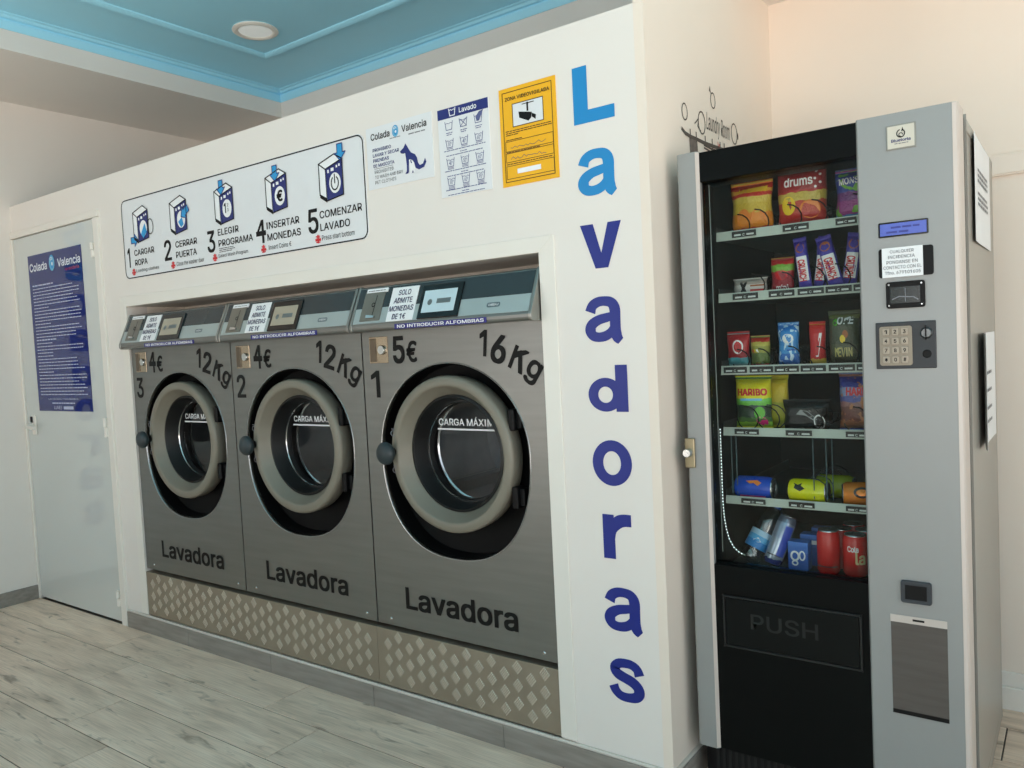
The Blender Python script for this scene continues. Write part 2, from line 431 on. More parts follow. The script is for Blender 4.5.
def plank(x0, x1, y0, y1):
    k = (round(x1-x0, 3), round(y1-y0, 3))
    if k not in _pl:
        hx, hy = (x1-x0)/2-G, (y1-y0)/2-G; c = .0012
        b = MB(); b.add([(-hx, -hy, -.012), (hx, -hy, -.012), (hx, hy, -.012), (-hx, hy, -.012),
                         (-hx, -hy, -c), (hx, -hy, -c), (hx, hy, -c), (-hx, hy, -c),
                         (-hx+c, -hy+c, 0), (hx-c, -hy+c, 0), (hx-c, hy-c, 0), (-hx+c, hy-c, 0)],
                        [(0, 3, 2, 1), (8, 9, 10, 11)]+[(i, (i+1) % 4, 4+(i+1) % 4, 4+i) for i in range(4)]+[(4+i, 4+(i+1) % 4, 8+(i+1) % 4, 8+i) for i in range(4)])
        me = bpy.data.meshes.new('plank'); me.from_pydata(b.v, [], b.f); me.materials.append(M_plank); _pl[k] = me
    o = bpy.data.objects.new('plank', _pl[k]); COL.objects.link(o); o.parent = fl_; o.location = ((x0+x1)/2, (y0+y1)/2, 0)
for row in range(-6, 18):
    y1 = -.003-row*PW; y0 = y1-PW
    if y0 < RY0: y0 = RY0
    if y1 > YB: y1 = YB
    if y1-y0 < .03: continue
    off = -1.565+.32*row
    k0 = math.floor((XL-off)/PL)
    x = off+k0*PL
    while x < RX:
        a, b_ = max(x, XL), min(x+PL, RX)
        if y0 > -.02 and b_ > 0: a = max(a, 0)           # behind the partition only the vending corner shows
        if b_-a > .05 and not (y0 > -.02 and b_ <= 0): plank(a, b_, y0, y1)
        x += PL

# baseboards
bb = thing('baseboard_front', (-1.5, -.006, 0), 'grey wood-look tile baseboard under the washers', 'baseboard', kind='structure')
xs = [-2.955, -2.415, -1.81, -1.2, -.597, 0.012]
for a, b_ in zip(xs[:-1], xs[1:]): MB().box(a+.001, b_-.001, -.012, 0, 0, .079).build('tile', M_plinth, bb, bevel=.0015)
MB().tube([(-2.95, -.004, .083), (-1.8, -.005, .0835), (-.8, -.004, .082), (.012, -.005, .083)], .0065, 6).build('sealant_bead', M_seal, bb)
bl = thing('baseboard_left', (XL+.006, -1, 0), 'grey wood-look tile baseboard along the left wall', 'baseboard', kind='structure')
y = -.012
while y > RY0:
    y2 = max(y-.605, RY0); MB().box(XL, XL+.012, y2+.001, y-.001, 0, .079).build('tile', M_plinth, bl, bevel=.0015); y = y2
bs = thing('baseboard_side', (.006, .5, 0), 'grey wood-look tile baseboard beside the vending machine', 'baseboard', kind='structure')
for a, b_ in ((0, .54), (.54, YR)): MB().box(0, .012, a+.001, b_-.001, 0, .079).build('tile', M_plinth, bs, bevel=.0015)
MB().tube([(.004, 0, .083), (.004, YR, .083)], .0065, 6).build('sealant_bead', M_seal, bs)
br = thing('baseboard_rear', (1.4, YR, 0), 'white stepped skirting board behind the vending machine', 'baseboard', kind='structure')
MB().box(.012, RX, YR-.022, YR, 0, .079).build('lower_board', M_trim, br, bevel=.003)
MB().box(.012, RX, YR-.012, YR, .079, .128).build('upper_board', M_trim, br, bevel=.003)
tr = thing('cable_trunking', (1.4, YR, 1.795), 'flat cable trunking tinted with warm light along the wall behind the vending machine', 'trunking')
MB().box(.02, RX, YR-.014, YR, 1.795, 1.865).build('channel', mat('warm_light_trunking', (232, 220, 207), .45, noise=.01), tr, bevel=.002)  # same warm light tint in the colour as the wall behind
MB().box(.02, RX, YR-.018, YR-.014, 1.800, 1.860).build('cover', MATS['warm_light_trunking'], tr, bevel=.002)

# casing round the washer recess, mitred boards
def board(n, pts, lab):
    struct('trim_%d' % n, MB().prism(pts, FXZ, -.006, 0), M_trim, lab, 'trim', bevel=.0015)
xi0, xi1, zi, xo0, xo1, zo = -2.763, -.374, 1.595, -2.819, -.318, 1.643
board(1, [(xi0, zi), (xi1, zi), (xo1, zo), (xo0, zo)], 'white mitred casing board above the washers')
board(2, [(xo0, .092), (xi0, .092), (xi0, zi), (xo0, zo)], 'white casing board left of the washers')
board(3, [(xi1, .092), (xo1, .092), (xo1, zo), (xi1, zi)], 'white casing board right of the washers')
M_lin = mat('recess_lining', (248, 240, 228), .5, noise=.02)
struct('trim_4', MB().box(xi0, xi1, .1, .30, zi, zi+.02).box(xi0-.02, xi0, .1, .9, .3, zi).box(xi1, xi1+.02, .1, .9, .3, zi).box(xi0, xi1, .30, .32, 1.3, zi+.02),
       M_lin, 'cream lining board of the washer recess', 'trim')

# service door
D = thing('door_1', (-3.47, 0, 0), 'pale grey flush service door with white hinges', 'door', kind='structure')
MB().box(-3.915, -3.012, -.004, .036, .012, 2.048).build('door_leaf', M_door, D, bevel=.002)
MB().box(-3.008, -2.958, -.014, .06, 0, 2.05).box(XL, -3.918, -.014, .06, 0, 2.05).box(XL, -2.958, -.014, .06, 2.052, 2.086).build('door_frame', M_trim, D, bevel=.003)
MB().box(XL, -2.985, .06, .1, 0, 2.09).build('closet_backing', M_black, D)
for z0, z1 in ((1.86, 1.93), (.96, 1.055), (.098, .172)):
    zm = (z0+z1)/2
    hg = MB().box(-3.05, -3.012, -.008, -.003, z0, z1).build('hinge', M_trim, D)
    MB().lathe([(0, zm+.002), (.0095, zm+.002), (.0095, z1), (0, z1)], lambda a, b, h: (-3.026+a, -.014+b, h), 10).build('upper_knuckle', M_trim, hg, smooth=True)
    MB().lathe([(0, z0), (.011, z0), (.011, zm-.002), (0, zm-.002)], lambda a, b, h: (-3.018+a, -.014+b, h), 10).build('lower_knuckle', M_trim, hg, smooth=True)
h = MB().box(-3.85, -3.80, -.012, -.004, .95, 1.06).build('handle_plate', M_trim, D, bevel=.004)
MB().tube([(-3.825, -.004, 1.0), (-3.825, -.045, 1.0), (-3.815, -.052, 1.0), (-3.74, -.05, .992)], [.011, .011, .012, .011], 10).build('lever', M_trim, h, smooth=True)
MB().box(-3.852, -3.832, -.018, -.0125, 1.018, 1.052).build('keyhole_cover', M_black, h, bevel=.002)

# ------------------------------------------------------------------ wall lettering
BOX = [('L', -.231, -.098, 2.107, 1.945), ('a', -.227, -.096, 1.868, 1.737), ('v', -.227, -.093, 1.656, 1.528), ('a', -.2245, -.0965, 1.447, 1.316), ('d', -.2235, -.0935, 1.248, 1.113),
       ('o', -.2195, -.0905, 1.030, .896), ('r', -.195, -.101, .815, .680), ('a', -.2025, -.0735, .597, .466), ('s', -.199, -.0785, .386, .256)]
LT = thing('wall_lettering', (-.16, 0, .25), 'tall vertical blue word on the partition beside the washers', 'lettering')
def smooth_path(P, n=5):
    Q = []
    for i in range(len(P)-1):
        p0, p1, p2, p3 = P[max(i-1, 0)], P[i], P[i+1], P[min(i+2, len(P)-1)]
        for j in range(n):
            t = j/n; Q.append(tuple(.5*(2*b+(c-a)*t+(2*a-5*b+4*c-d)*t*t+(3*b-a-3*c+d)*t**3) for a, b, c, d in zip(p0, p1, p2, p3)))
    return Q+[P[-1]]
def stroke(ink, P, mp):
    """heavy pen stroke: P = [(x, y, width)] in the letter box, mp maps the box to the wall"""
    Q = smooth_path(P); L = []; R = []
    for i, (x, y, w_) in enumerate(Q):
        a, b = Q[max(i-1, 0)], Q[min(i+1, len(Q)-1)]; dx, dy = b[0]-a[0], b[1]-a[1]; d = math.hypot(dx, dy) or 1
        L.append((x-dy/d*w_/2, y+dx/d*w_/2)); R.append((x+dy/d*w_/2, y-dx/d*w_/2))
    ink._a([mp(*p) for p in L+R], [(i, i+1, len(L)+i+1, len(L)+i) for i in range(len(L)-1)])
def heavy(c, u0, u1, v0, v1):
    k = Ink(.0012); mp = lambda x, y: (u0+(u1-u0)*x, v0+(v1-v0)*y); pl = lambda P: k.poly([mp(*p) for p in P])
    if c == 'L': pl([(0, 0), (1, 0), (1, .225), (.36, .225), (.36, 1), (0, 1)])
    elif c == 'v': pl([(0, 1), (.32, 1), (.5, .34), (.68, 1), (1, 1), (.655, 0), (.345, 0)])
    elif c == 'o' or c == 'd':
        cy, ry = (.5, .5) if c == 'o' else (.365, .365); cx, rx = (.5, .5) if c == 'o' else (.44, .44); n = 40
        iy = .26 if c == 'o' else .175; ix = .225 if c == 'o' else .185
        O = [mp(cx+rx*math.cos(2*math.pi*i/n), cy+ry*math.sin(2*math.pi*i/n)) for i in range(n)]; N = [mp(cx+ix*math.cos(2*math.pi*i/n), cy+iy*math.sin(2*math.pi*i/n)) for i in range(n)]
        k._a(O+N, [(i, (i+1) % n, n+(i+1) % n, n+i) for i in range(n)])
        if c == 'd': pl([(.70, 0), (1, 0), (1, 1), (.70, 1)])
    elif c == 'r':
        pl([(0, 0), (.42, 0), (.42, .55), (.40, .97), (0, .97)]); stroke(k, [(.26, .42, .30), (.34, .66, .30), (.52, .80, .30), (.74, .86, .27), (1.0, .865, .26)], mp)
    elif c == 's':
        stroke(k, [(.86, .66, .27), (.80, .80, .24), (.66, .88, .215), (.49, .892, .21), (.30, .86, .22), (.195, .74, .27), (.27, .625, .26), (.46, .555, .245), (.66, .49, .255), (.80, .39, .27), (.835, .27, .29), (.74, .15, .235), (.52, .108, .21), (.33, .128, .22), (.20, .22, .245), (.14, .34, .27)], mp)
    elif c == 'a':
        stroke(k, [(.15, .665, .27), (.21, .80, .24), (.35, .878, .22), (.52, .892, .21), (.69, .85, .235), (.775, .72, .27), (.78, .50, .27), (.78, .25, .27), (.815, .10, .26), (.90, .0, .18)], mp)
        stroke(k, [(.77, .575, .16), (.58, .53, .20), (.36, .485, .215), (.19, .39, .25), (.14, .27, .28), (.20, .15, .235), (.34, .105, .21), (.52, .125, .215), (.66, .20, .21), (.77, .33, .2)], mp)
    return k
for i, (c, a, b_, z1, z0) in enumerate(BOX):
    heavy(c, a, b_, z0, z1).build('letter', wall_map(0), M_sky if i < 2 else M_deep, LT, 'light blue letter' if i < 2 else None)
L2 = thing('wall_lettering', (XL, -.35, .35), 'vertical blue word on the left wall, mirrored in the service door', 'lettering')
for i, c in enumerate('Secadoras'):
    zc = 2.11-.211*i
    Ink(.0012).text(c, -.415, -.285, zc-.066, zc+.066+(.025 if c in 'Sd' else 0), bold=.028).build('letter', side_map(XL), M_sky if i < 2 else M_deep, L2)

# ------------------------------------------------------------------ signs on the partition
def sheet(name, u0, u1, v0, v1, m, label, cat='sign', group=None, y=0., th=.003, r=0.):
    T = thing(name, ((u0+u1)/2, y, v0), label, cat, group)
    b = MB(); b.prism(rrect(u0, u1, v0, v1, r) if r else [(u0, v0), (u1, v0), (u1, v1), (u0, v1)], FXZ, y-th, y)
    b.build('panel', m, T); return T
WM = wall_map(-.003)
M_signw = mat('sign_white', (224, 227, 230), .4, noise=.01)

def logo(T, fn, u, v, s, dark, letters):
    """round washing-drum emblem: pale blue blob with swirl"""
    a = Ink(.0009); a.disc((u, v), .36*s, .5*s); a.build('emblem', fn, mat('pale_blue_ink', (120, 185, 220), .45, noise=.05), T)
    b = Ink(.0013); b.disc((u+.03*s, v-.08*s), .22*s, .28*s); b.ring((u, v), .34*s, .47*s, .05*s, 20, 250); b.build('emblem_drum', fn, dark, T)
    c = Ink(.0017); c.disc((u+.05*s, v-.06*s), .10*s, .12*s); c.ring((u-.05*s, v+.26*s), .14*s, .08*s, .04*s, 0, 360, 10); c.build('emblem_light', fn, letters, T)

# five-step instruction sign
IS = sheet('instruction_sign', -2.746, -1.094, 1.722, 2.094, M_signw, 'long white five-step washing instruction sign above the washers', r=.03)
U0, V0 = -2.746, 1.72
k = Ink(); k.frame(U0+.004, U0+1.648, V0+.006, V0+.370, .005, .03); k.build('border', WM, M_ink, IS)
STEP = [('1', .030, .052, .090, 'CARGAR', .091, .262, 'ROPA', .093, .200, .077, 'Loading clothes', .098, .293),
        ('2', .345, .403, .415, 'CERRAR', .437, .604, 'PUERTA', .437, .597, .409, 'Close the washer door', .437, .647),
        ('3', .678, .735, .742, 'ELEGIR', .758, .902, 'PROGRAMA', .758, .993, .727, 'Select Wash Program', .752, .955),
        ('4', 1.015, 1.078, 1.09, 'INSERTAR', 1.084, 1.283, 'MONEDAS', 1.085, 1.288, 1.057, 'Insert Coins €', 1.090, 1.228),
        ('5', 1.333, 1.391, 1.41, 'COMENZAR', 1.400, 1.627, 'LAVADO', 1.400, 1.561, 1.384, 'Press start bottom', 1.406, 1.581)]
def arrow(ink, edge, x, z, s, ang):
    c, sn = math.cos(ang), math.sin(ang)
    A = [(0, -.5), (.5, 0), (.24, 0), (.24, .55), (-.24, .55), (-.24, 0), (-.5, 0)]
    pts = [(x+(p*c-q*sn)*s, z+(p*sn+q*c)*s) for p, q in A]
    ink.poly(pts); edge.line(pts, .0035, True)
M_dgrey = mat('dark_grey_ink', (70, 72, 76), .5, noise=.03)
for i, (n, a, b_, wx, t1, c, d, t2, e_, f_, fx, cap, g, h_) in enumerate(STEP):
    dz = .014 if i == 2 else 0
    navy = Ink(.0012); wht = Ink(.0018); outl = Ink(.0028); cyn = Ink(.0024); edge = Ink(.0032); clo = Ink(.0032)
    Ink(.001).text(n, U0+a, U0+b_, V0+.055, V0+.147, .014).build('step_number', WM, M_ink, IS)
    Ink(.001).text(t1, U0+c, U0+d, V0+.105+dz, V0+.133+dz, .012).build('step_word', WM, M_ink, IS)
    Ink(.001).text(t2, U0+e_, U0+f_, V0+.059+dz, V0+.087+dz, .012).build('step_word', WM, M_ink, IS)
    Ink(.001).text(cap, U0+g, U0+h_, V0+.024, V0+.043, .004).build('caption', WM, M_dgrey, IS)
    x = U0+fx                                        # small flag mark
    Ink(.0012).rect(x-.016, x+.016, V0+.024, V0+.034).rect(x-.004, x+.004, V0+.016, V0+.048).rect(x-.012, x+.012, V0+.018, V0+.022).rect(x-.012, x+.012, V0+.040, V0+.044).rect(x-.010, x+.010, V0+.0355, V0+.0385).build('flag_mark', WM, M_red, IS)
    # drawn washing machine: white side and top, navy front
    ox = U0+[.103, .413, .751, 1.095, 1.412][i]; oz = V0+.164
    P = lambda pts: [(ox+p, oz+q) for p, q in pts]
    wht.poly(P([(0, .030), (.037, .0), (.035, .116), (.0, .140)])); wht.poly(P([(0, .140), (.035, .116), (.127, .140), (.086, .163)]))
    navy.poly(P([(.037, .0), (.126, .012), (.127, .140), (.035, .116)]))
    outl.line(P([(0, .140), (.035, .116), (.127, .140), (.086, .163)]), .0045, True); outl.line(P([(0, .140), (0, .026), (.037, .0), (.126, .012), (.127, .14)]), .0045)
    outl.poly(P([(.0, .030), (.0, .016), (.037, -.006), (.037, .010)]))
    outl.line(P([(.036, .0), (.035, .116)]), .003)
    wht.rect(ox+.045, ox+.054, oz+.100, oz+.112).rect(ox+.064, ox+.080, oz+.104, oz+.116).rect(ox+.092, ox+.100, oz+.113, oz+.122).rect(ox+.106, ox+.114, oz+.116, oz+.125)
    wht.disc((ox+.083, oz+.060), .031, .037)
    if i == 0:
        arrow(cyn, edge, U0+.106, V0+.178, .058, math.radians(90)); clo.poly([(U0+.165, V0+.20), (U0+.20, V0+.245), (U0+.215, V0+.205), (U0+.185, V0+.178)])
        outl.ring((U0+.245, V0+.225), .024, .034, .004)
    elif i == 1:
        arrow(cyn, edge, U0+.525, V0+.250, .062, math.radians(-60)); clo.poly([(U0+.475, V0+.215), (U0+.505, V0+.232), (U0+.515, V0+.2), (U0+.495, V0+.188)])
    else: arrow(cyn, edge, U0+(.800, 1.155, 1.530)[i-2], V0+(.312, .312, .327)[i-2], .058, 0)
    if i == 2: outl.text('1', U0+.814, U0+.828, V0+.205, V0+.247, .02).text('2', U0+.836, U0+.846, V0+.231, V0+.244).text('3', U0+.836, U0+.846, V0+.211, V0+.224)
    if i == 3: outl.text('€', U0+1.160, U0+1.196, V0+.202, V0+.246, .03)
    if i == 4: outl.ring((U0+1.495, V0+.223), .019, .024, .005, 125, 415); outl.line([(U0+1.495, V0+.224), (U0+1.495, V0+.254)], .005)
    pic = navy.build('machine_picture', WM, M_navy, IS)
    wht.build('picture_white', WM, M_white, pic); outl.build('picture_outline', WM, M_ink, pic); cyn.build('arrow', WM, M_cyan, pic); edge.build('arrow_outline', WM, M_navy, pic)
    if clo.v: clo.build('laundry', WM, M_cyan, pic)
Ink(.001).lines(U0+.76, U0+.86, V0+.0635, .005, 1).lines(U0+.76, U0+.87, V0+.0565, .005, 2).lines(U0+.76, U0+.85, V0+.0495, .005, 3).build('fine_print', WM, M_dgrey, IS)

# pet clothing notice
PS = sheet('pet_notice', -1.0795, -.7735, 1.8885, 2.101, M_signw, 'white no-pet-clothes notice with navy dog beside the long instruction sign')
pu = lambda x: -1.0795+x*.306
pv = lambda y_: 1.8885+y_*.2125
Ink().text('Colada', pu(.075), pu(.375), pv(.79), pv(.90), .014).build('heading', WM, M_ink, PS); Ink().text('Valencia', pu(.56), pu(.93), pv(.80), pv(.91), .012).build('heading', WM, M_ink, PS)
logo(PS, WM, pu(.465), pv(.85), .040, M_cyan, M_white)
k = Ink()
for j, t in enumerate(('PROHIBIDO', 'LAVAR Y SECAR', 'PRENDAS', 'DE MASCOTA')):
    k.text(t, pu(.095), pu(.095+[.29, .41, .25, .33][j]), pv(.60-.085*j), pv(.655-.085*j), .014)
k.build('notice_text', WM, M_navy, PS)
k = Ink()
for j, t in enumerate(('PROHIBITED', 'TO WASH AND DRY', 'PET CLOTHES')):
    k.text(t, pu(.11), pu(.11+[.30, .44, .33][j]), pv(.245-.085*j), pv(.30-.085*j), .004)
k.build('notice_small_text', WM, M_greyink, PS)
Ink().line([(pu(.11), pv(.325)), (pu(.40), pv(.325))], .0015).build('notice_rule', WM, M_greyink, PS)
Ink().lines(pu(.37), pu(.55), pv(.745), .004, 5).build('notice_tagline', WM, M_greyink, PS); Ink().lines(pu(.66), pu(.92), pv(.735), .006, 6).build('notice_tagline', WM, M_greyink, PS)
dog = [(.52+(a-.485)*.76, .135+(b-.135)*.93) for a, b in [(.50, .50), (.485, .535), (.56, .585), (.60, .65), (.625, .605), (.665, .53), (.70, .475), (.775, .43), (.81, .37), (.825, .28), (.86, .23), (.92, .245), (.965, .33), (.985, .26), (.94, .185), (.84, .16), (.775, .20), (.75, .30), (.70, .36), (.66, .36), (.645, .25), (.64, .16), (.625, .135), (.565, .135), (.60, .175), (.605, .28), (.595, .40), (.585, .49), (.545, .485)]]
Ink(.001).poly([(pu(a), pv(b_)) for a, b_ in dog]).build('dog_figure', WM, M_navy, PS)
cat_ = [(.52+(a-.485)*.76, .135+(b-.135)*.93) for a, b in [(.655, .36), (.70, .365), (.75, .30), (.775, .20), (.76, .135), (.67, .125), (.66, .20)]]
k = Ink(.0016); k.poly([(pu(a), pv(b_)) for a, b_ in cat_]); k.build('cat_figure', WM, M_white, PS)
k = Ink(.002); k.ring((pu(.715), pv(.32)), .011, .010, .004, -60, 220, 12); k.poly([(pu(a), pv(b_)) for a, b_ in ((.685, .13), (.70, .17), (.712, .13))]); k.build('cat_outline', WM, M_navy, PS)

# wash symbol sheet
LS = sheet('wash_symbol_sheet', -.7455, -.5370, 1.812, 2.095, M_signw, 'white washing symbol chart with navy heading, left of the yellow sign')
lu = lambda x: -.7455+x*.2085
lv = lambda y_: 1.812+y_*.283
Ink().rect(lu(0), lu(1), lv(.885), lv(1)).build('heading_band', WM, M_navy, LS)
def tub(k, u, v, s, wd):
    k.line([(u-.5*s, v+.42*s), (u-.36*s, v-.4*s), (u+.36*s, v-.4*s), (u+.5*s, v+.42*s)], wd)
    k.line([(u-.45*s, v+.22*s), (u-.22*s, v+.30*s), (u, v+.2*s), (u+.22*s, v+.30*s), (u+.45*s, v+.22*s)], wd*.7)
k = Ink(.0014); tub(k, lu(.30), lv(.945), .027, .003); k.text('Lavado', lu(.44), lu(.78), lv(.915), lv(.972), .014); k.build('heading', WM, M_white, LS)
k = Ink()
for r in range(4):
    for c in range(3):
        u, v = lu(.22+.29*c), lv([.80, .60, .385, .17][r]); tub(k, u, v, .032, .0022)
        if r == 0 and c == 1: k.line([(u-.013, v-.012), (u+.013, v+.012)], .0022).line([(u-.013, v+.012), (u+.013, v-.012)], .0022)
        if r == 0 and c == 2: k.poly([(u-.006, v-.008), (u+.004, v-.008), (u+.013, v+.008), (u+.022, v+.024), (u+.004, v+.020), (u-.010, v+.006)])
        if r: k.text(['30°', '40°', '60°'][c] if r == 1 else ['40°', '50°', '60°'][c] if r == 2 else ['50°', '60°', '95°'][c], u-.007, u+.008, v-.008, v+.004, .006)
        for q in range(r): k.line([(u-.012, v-.017-.004*q), (u+.012, v-.017-.004*q)], .0018)
        if r == 0: k.lines(u-.013, u+.014, v-.024, .004, c).lines(u-.011, u+.010, v-.030, .004, c+9)
    if r:
        vv = lv([0, .515, .285, .07][r]); k.lines(lu(.1), lu(.92), vv, .0042, 20+r).lines(lu(.42), lu(.58), vv-.009, .0038, 30+r).lines(lu(.14), lu(.86), vv-.016, .0042, 40+r)
k.build('wash_symbols', WM, mat('slate_ink', (84, 92, 140), .5, noise=.03), LS)

# yellow camera notice
M_yel = mat('yellow_sign', (240, 178, 12), .35, noise=.015)
YS = sheet('camera_notice', -.4945, -.2885, 1.8075, 2.104, M_yel, 'yellow video surveillance notice with camera picture')
yu = lambda x: -.4945+x*.206
yv = lambda y_: 1.8075+y_*.2965
k = Ink(); k.frame(yu(.065), yu(.935), yv(.045), yv(.955), .0022)
k.text('ZONA VIDEOVIGILADA', yu(.11), yu(.90), yv(.868), yv(.905), .02)
k.frame(yu(.24), yu(.78), yv(.595), yv(.825), .0025)
for j, v in enumerate((.555, .535, .515)): k.lines(yu(.10), yu(.92 if j < 2 else .35), yv(v), .004, 50+j)
for v0, v1 in ((.355, .455), (.245, .335), (.075, .205)): k.frame(yu(.09), yu(.93), yv(v0), yv(v1), .0016)
k.lines(yu(.10), yu(.40), yv(.465), .004, 61).lines(yu(.10), yu(.70), yv(.34), .004, 62).lines(yu(.09), yu(.9), yv(.22), .004, 63)
k.build('notice_print', WM, mat('brown_ink', (62, 42, 10), .5, noise=.03), YS)
Ink(.0006).rect(yu(.24), yu(.78), yv(.595), yv(.825)).build('picture_panel', WM, M_signw, YS)
k = Ink(.0014); cc = (yu(.50), yv(.70))
k.line([(yu(.42), yv(.80)), (yu(.62), yv(.80))], .0025).line([(yu(.51), yv(.80)), (yu(.51), yv(.73))], .006)
k.poly([(yu(.35), yv(.735)), (yu(.585), yv(.70)), (yu(.57), yv(.645)), (yu(.52), yv(.62)), (yu(.36), yv(.672))])
k.poly([(yu(.585), yv(.69)), (yu(.655), yv(.665)), (yu(.645), yv(.62)), (yu(.58), yv(.655))]); k.build('camera_picture', WM, M_ink, YS)
Ink(.001).rect(yu(.28), yu(.70), yv(.115), yv(.165)).build('address_label', WM, M_white, YS)
k = Ink(.0012)
for v, sd in ((.39, 7), (.275, 8)):
    r = random.Random(sd); k.line([(yu(.18+.62*q/16), yv(v+r.uniform(-.012, .022))) for q in range(17)], .0012)
k.build('handwriting', WM, M_navy, YS)

# poster on the service door
M_post = mat('navy_poster', (34, 46, 110), .04, noise=.03, nscale=2, spec=.6)
DP = sheet('door_poster', -3.752, -3.155, 1.085, 1.938, M_post, 'tall navy rules poster on the pale grey service door', 'poster', y=-.0045, th=.002)
DM = wall_map(-.0065)
du = lambda x: -3.752+x*.597
dv = lambda y_: 1.085+y_*.853
M_pw = mat('poster_white', (186, 192, 222), .4, noise=.02)
for t_, a, b_ in (('Colada', .03, .37), ('Valencia', .57, .98)): Ink().text(t_, du(a), du(b_), dv(.895), dv(.947), .016).build('heading', DM, mat('poster_bright_white', (222, 226, 238), .4), DP)
k = Ink()
r = random.Random(3); v = .80; j = 0
while v > .10:
    head = j in (0, 17)
    k.lines(du(.06), du(.06+(.40 if head else r.choice((.88, .75, .82, .30, .86)))), dv(v), .011 if head else .0075, 100+j)
    v -= .0205; j += 1
k.build('poster_text', DM, M_pw, DP)
k = Ink(); k.text('LAVADORAS Y SECADORAS', du(.20), du(.76), dv(.072), dv(.082), .01).lines(du(.27), du(.70), dv(.047), .010, 222)
k.text('LUNES', du(.30), du(.45), dv(.012), dv(.034), .01).lines(du(.48), du(.68), dv(.012), .026, 77)
k.build('footer_text', DM, M_pw, DP)
logo(DP, DM, du(.465), dv(.928), .085, M_cyan, M_white)
k = Ink(); k.text('lavandería', du(.70), du(.95), dv(.865), dv(.885)); k.build('poster_script', DM, mat('magenta_ink', (190, 40, 90), .4, noise=.02), DP)

# clothes-line decal on the return wall (outline drawing)
SD = side_map(0.)
WD = thing('wall_decal', (0, .45, 1.85), 'dark clothes-line and bubbles decal on the return wall above the vending machine', 'decal')
M_dec = mat('charcoal_vinyl', (62, 54, 50), .5, noise=.05)
def onX(x, y, X):
    d = ray(x, y); p = CAM+d*((X-CAM.x)/d.x); return (p.y, p.z)
k = Ink(); k.line([onX(*p, 0.) for p in ((682, 129), (685, 133), (690, 136.5), (696, 139), (704, 143), (712, 146), (722, 149.5), (732, 153))], .012); k.build('clothes_line', SD, M_dec, WD)
for u, v, s in ((.255, 1.99, .024), (.485, 2.072, .024), (.67, 2.000, .034), (.385, 1.982, .034)):
    Ink().ring((u, v), s*.8, s, .0045).build('bubble', SD, M_dec, WD)
k = Ink(); k.poly([(.455, 2.098), (.464, 2.115), (.470, 2.09)]); k.disc((.705, 1.998), .005, .012); k.line([(.33, 1.97), (.36, 1.99), (.352, 1.965), (.375, 1.955)], .004); k.build('bubble_glint', SD, M_dec, WD)
for x, y in ((690, 134), (696, 137), (705, 141), (712, 144), (720, 147), (724, 148.5)):
    Ink(.0012).line([onX(x-.2, y-4, 0.), onX(x+.2, y+4, 0.)], .007).build('clothes_peg', SD, M_dec, WD)
k = Ink(.001); k.poly([onX(*p, 0.) for p in ((689, 138), (697, 141), (698, 156), (690, 158))]); k.build('hung_garment', SD, mat('grey_vinyl', (96, 88, 84), .5, noise=.3, nscale=60), WD)
k = Ink(.001); k.line([onX(*p, 0.) for p in ((704, 145), (711, 149), (722, 153))], .007).line([onX(*p, 0.) for p in ((704, 148), (711, 152), (716, 154))], .006); k.build('hung_towel', SD, M_dec, WD)
k = Ink(.001); k.text('Laundry Room', .425, .625, 1.955, 2.025, shear=.1); k.build('script_lettering', SD, M_dec, WD)
Ink(.001).line([(.515, 1.945), (.52, 1.925), (.53, 1.94)], .004).build('red_mark', SD, M_red, WD)

# ------------------------------------------------------------------ ceiling lamp
CL = thing('ceiling_lamp', (-2.44, .60, ZC-.02), 'round white recessed lamp in the blue ceiling', 'lamp')
fnl = lambda a, b, h: (-2.44+a, .60+b, ZC-h)
MB().lathe([(.084, 0), (.112, 0), (.114, .006), (.104, .013), (.092, .013), (.084, .008)], fnl, 40, True).build('rim', M_trim, CL, smooth=True)
MB().lathe([(0, .009), (.06, .009), (.084, .006), (.0845, .001), (0, .001)], fnl, 40).build('diffuser', mat('frosted_diffuser', (222, 226, 222), .5, noise=.02, emit=.3), CL, smooth=True)

# ------------------------------------------------------------------ washing machines
WW = 2.389/3; CZ = .967
A0, B0 = (-.050, 1.418), (.005, 1.548); HL = math.hypot(B0[0]-A0[0], B0[1]-A0[1])
HD = ((B0[0]-A0[0])/HL, (B0[1]-A0[1])/HL); HN = (-HD[1], HD[0])
def hz(z): return (z-A0[1])/(B0[1]-A0[1])*HL
M_rim = mat('chrome_rim', (150, 154, 154), .24, metal=1., noise=.02)
M_drum = mat('drum_steel', (140, 144, 146), .3, metal=.9, noise=.08, nscale=20, bump=.5, bscale=260)
M_cons_d = mat('console_dark_band', (44, 54, 58), .25, noise=.03)
M_cons_l = mat('console_pale_band', (168, 180, 180), .3, metal=.3, noise=.03)
M_scr_on = mat('lit_screen', (150, 172, 178), .2, emit=.55, noise=.05, nscale=12)
M_scr_off = mat('pale_screen', (168, 160, 142), .25, noise=.04, nscale=12)
M_stick = mat('white_sticker', (236, 238, 240), .4, noise=.01)
M_strip = mat('blue_violet_strip', (36, 34, 118), .35, noise=.03)
M_bowl = glass_mat('porthole_glass', (.88, .90, .92), .9, .02)
M_coin = mat('coin_plate_steel', (128, 126, 118), .35, metal=.6, noise=.06)
M_copper = mat('lock_plate', (176, 160, 138), .25, metal=.8, noise=.1)

def contour(n=72):
    P = []
    for i in range(n):
        t = 2*math.pi*i/n; c, s_ = math.cos(t), math.sin(t)
        if s_ >= 0: P.append((.326*c, .306*s_))
        else:
            q = 2.35; P.append((.326*math.copysign(abs(c)**(2/q), c), -.366*abs(s_)**(2/q)))
    return P

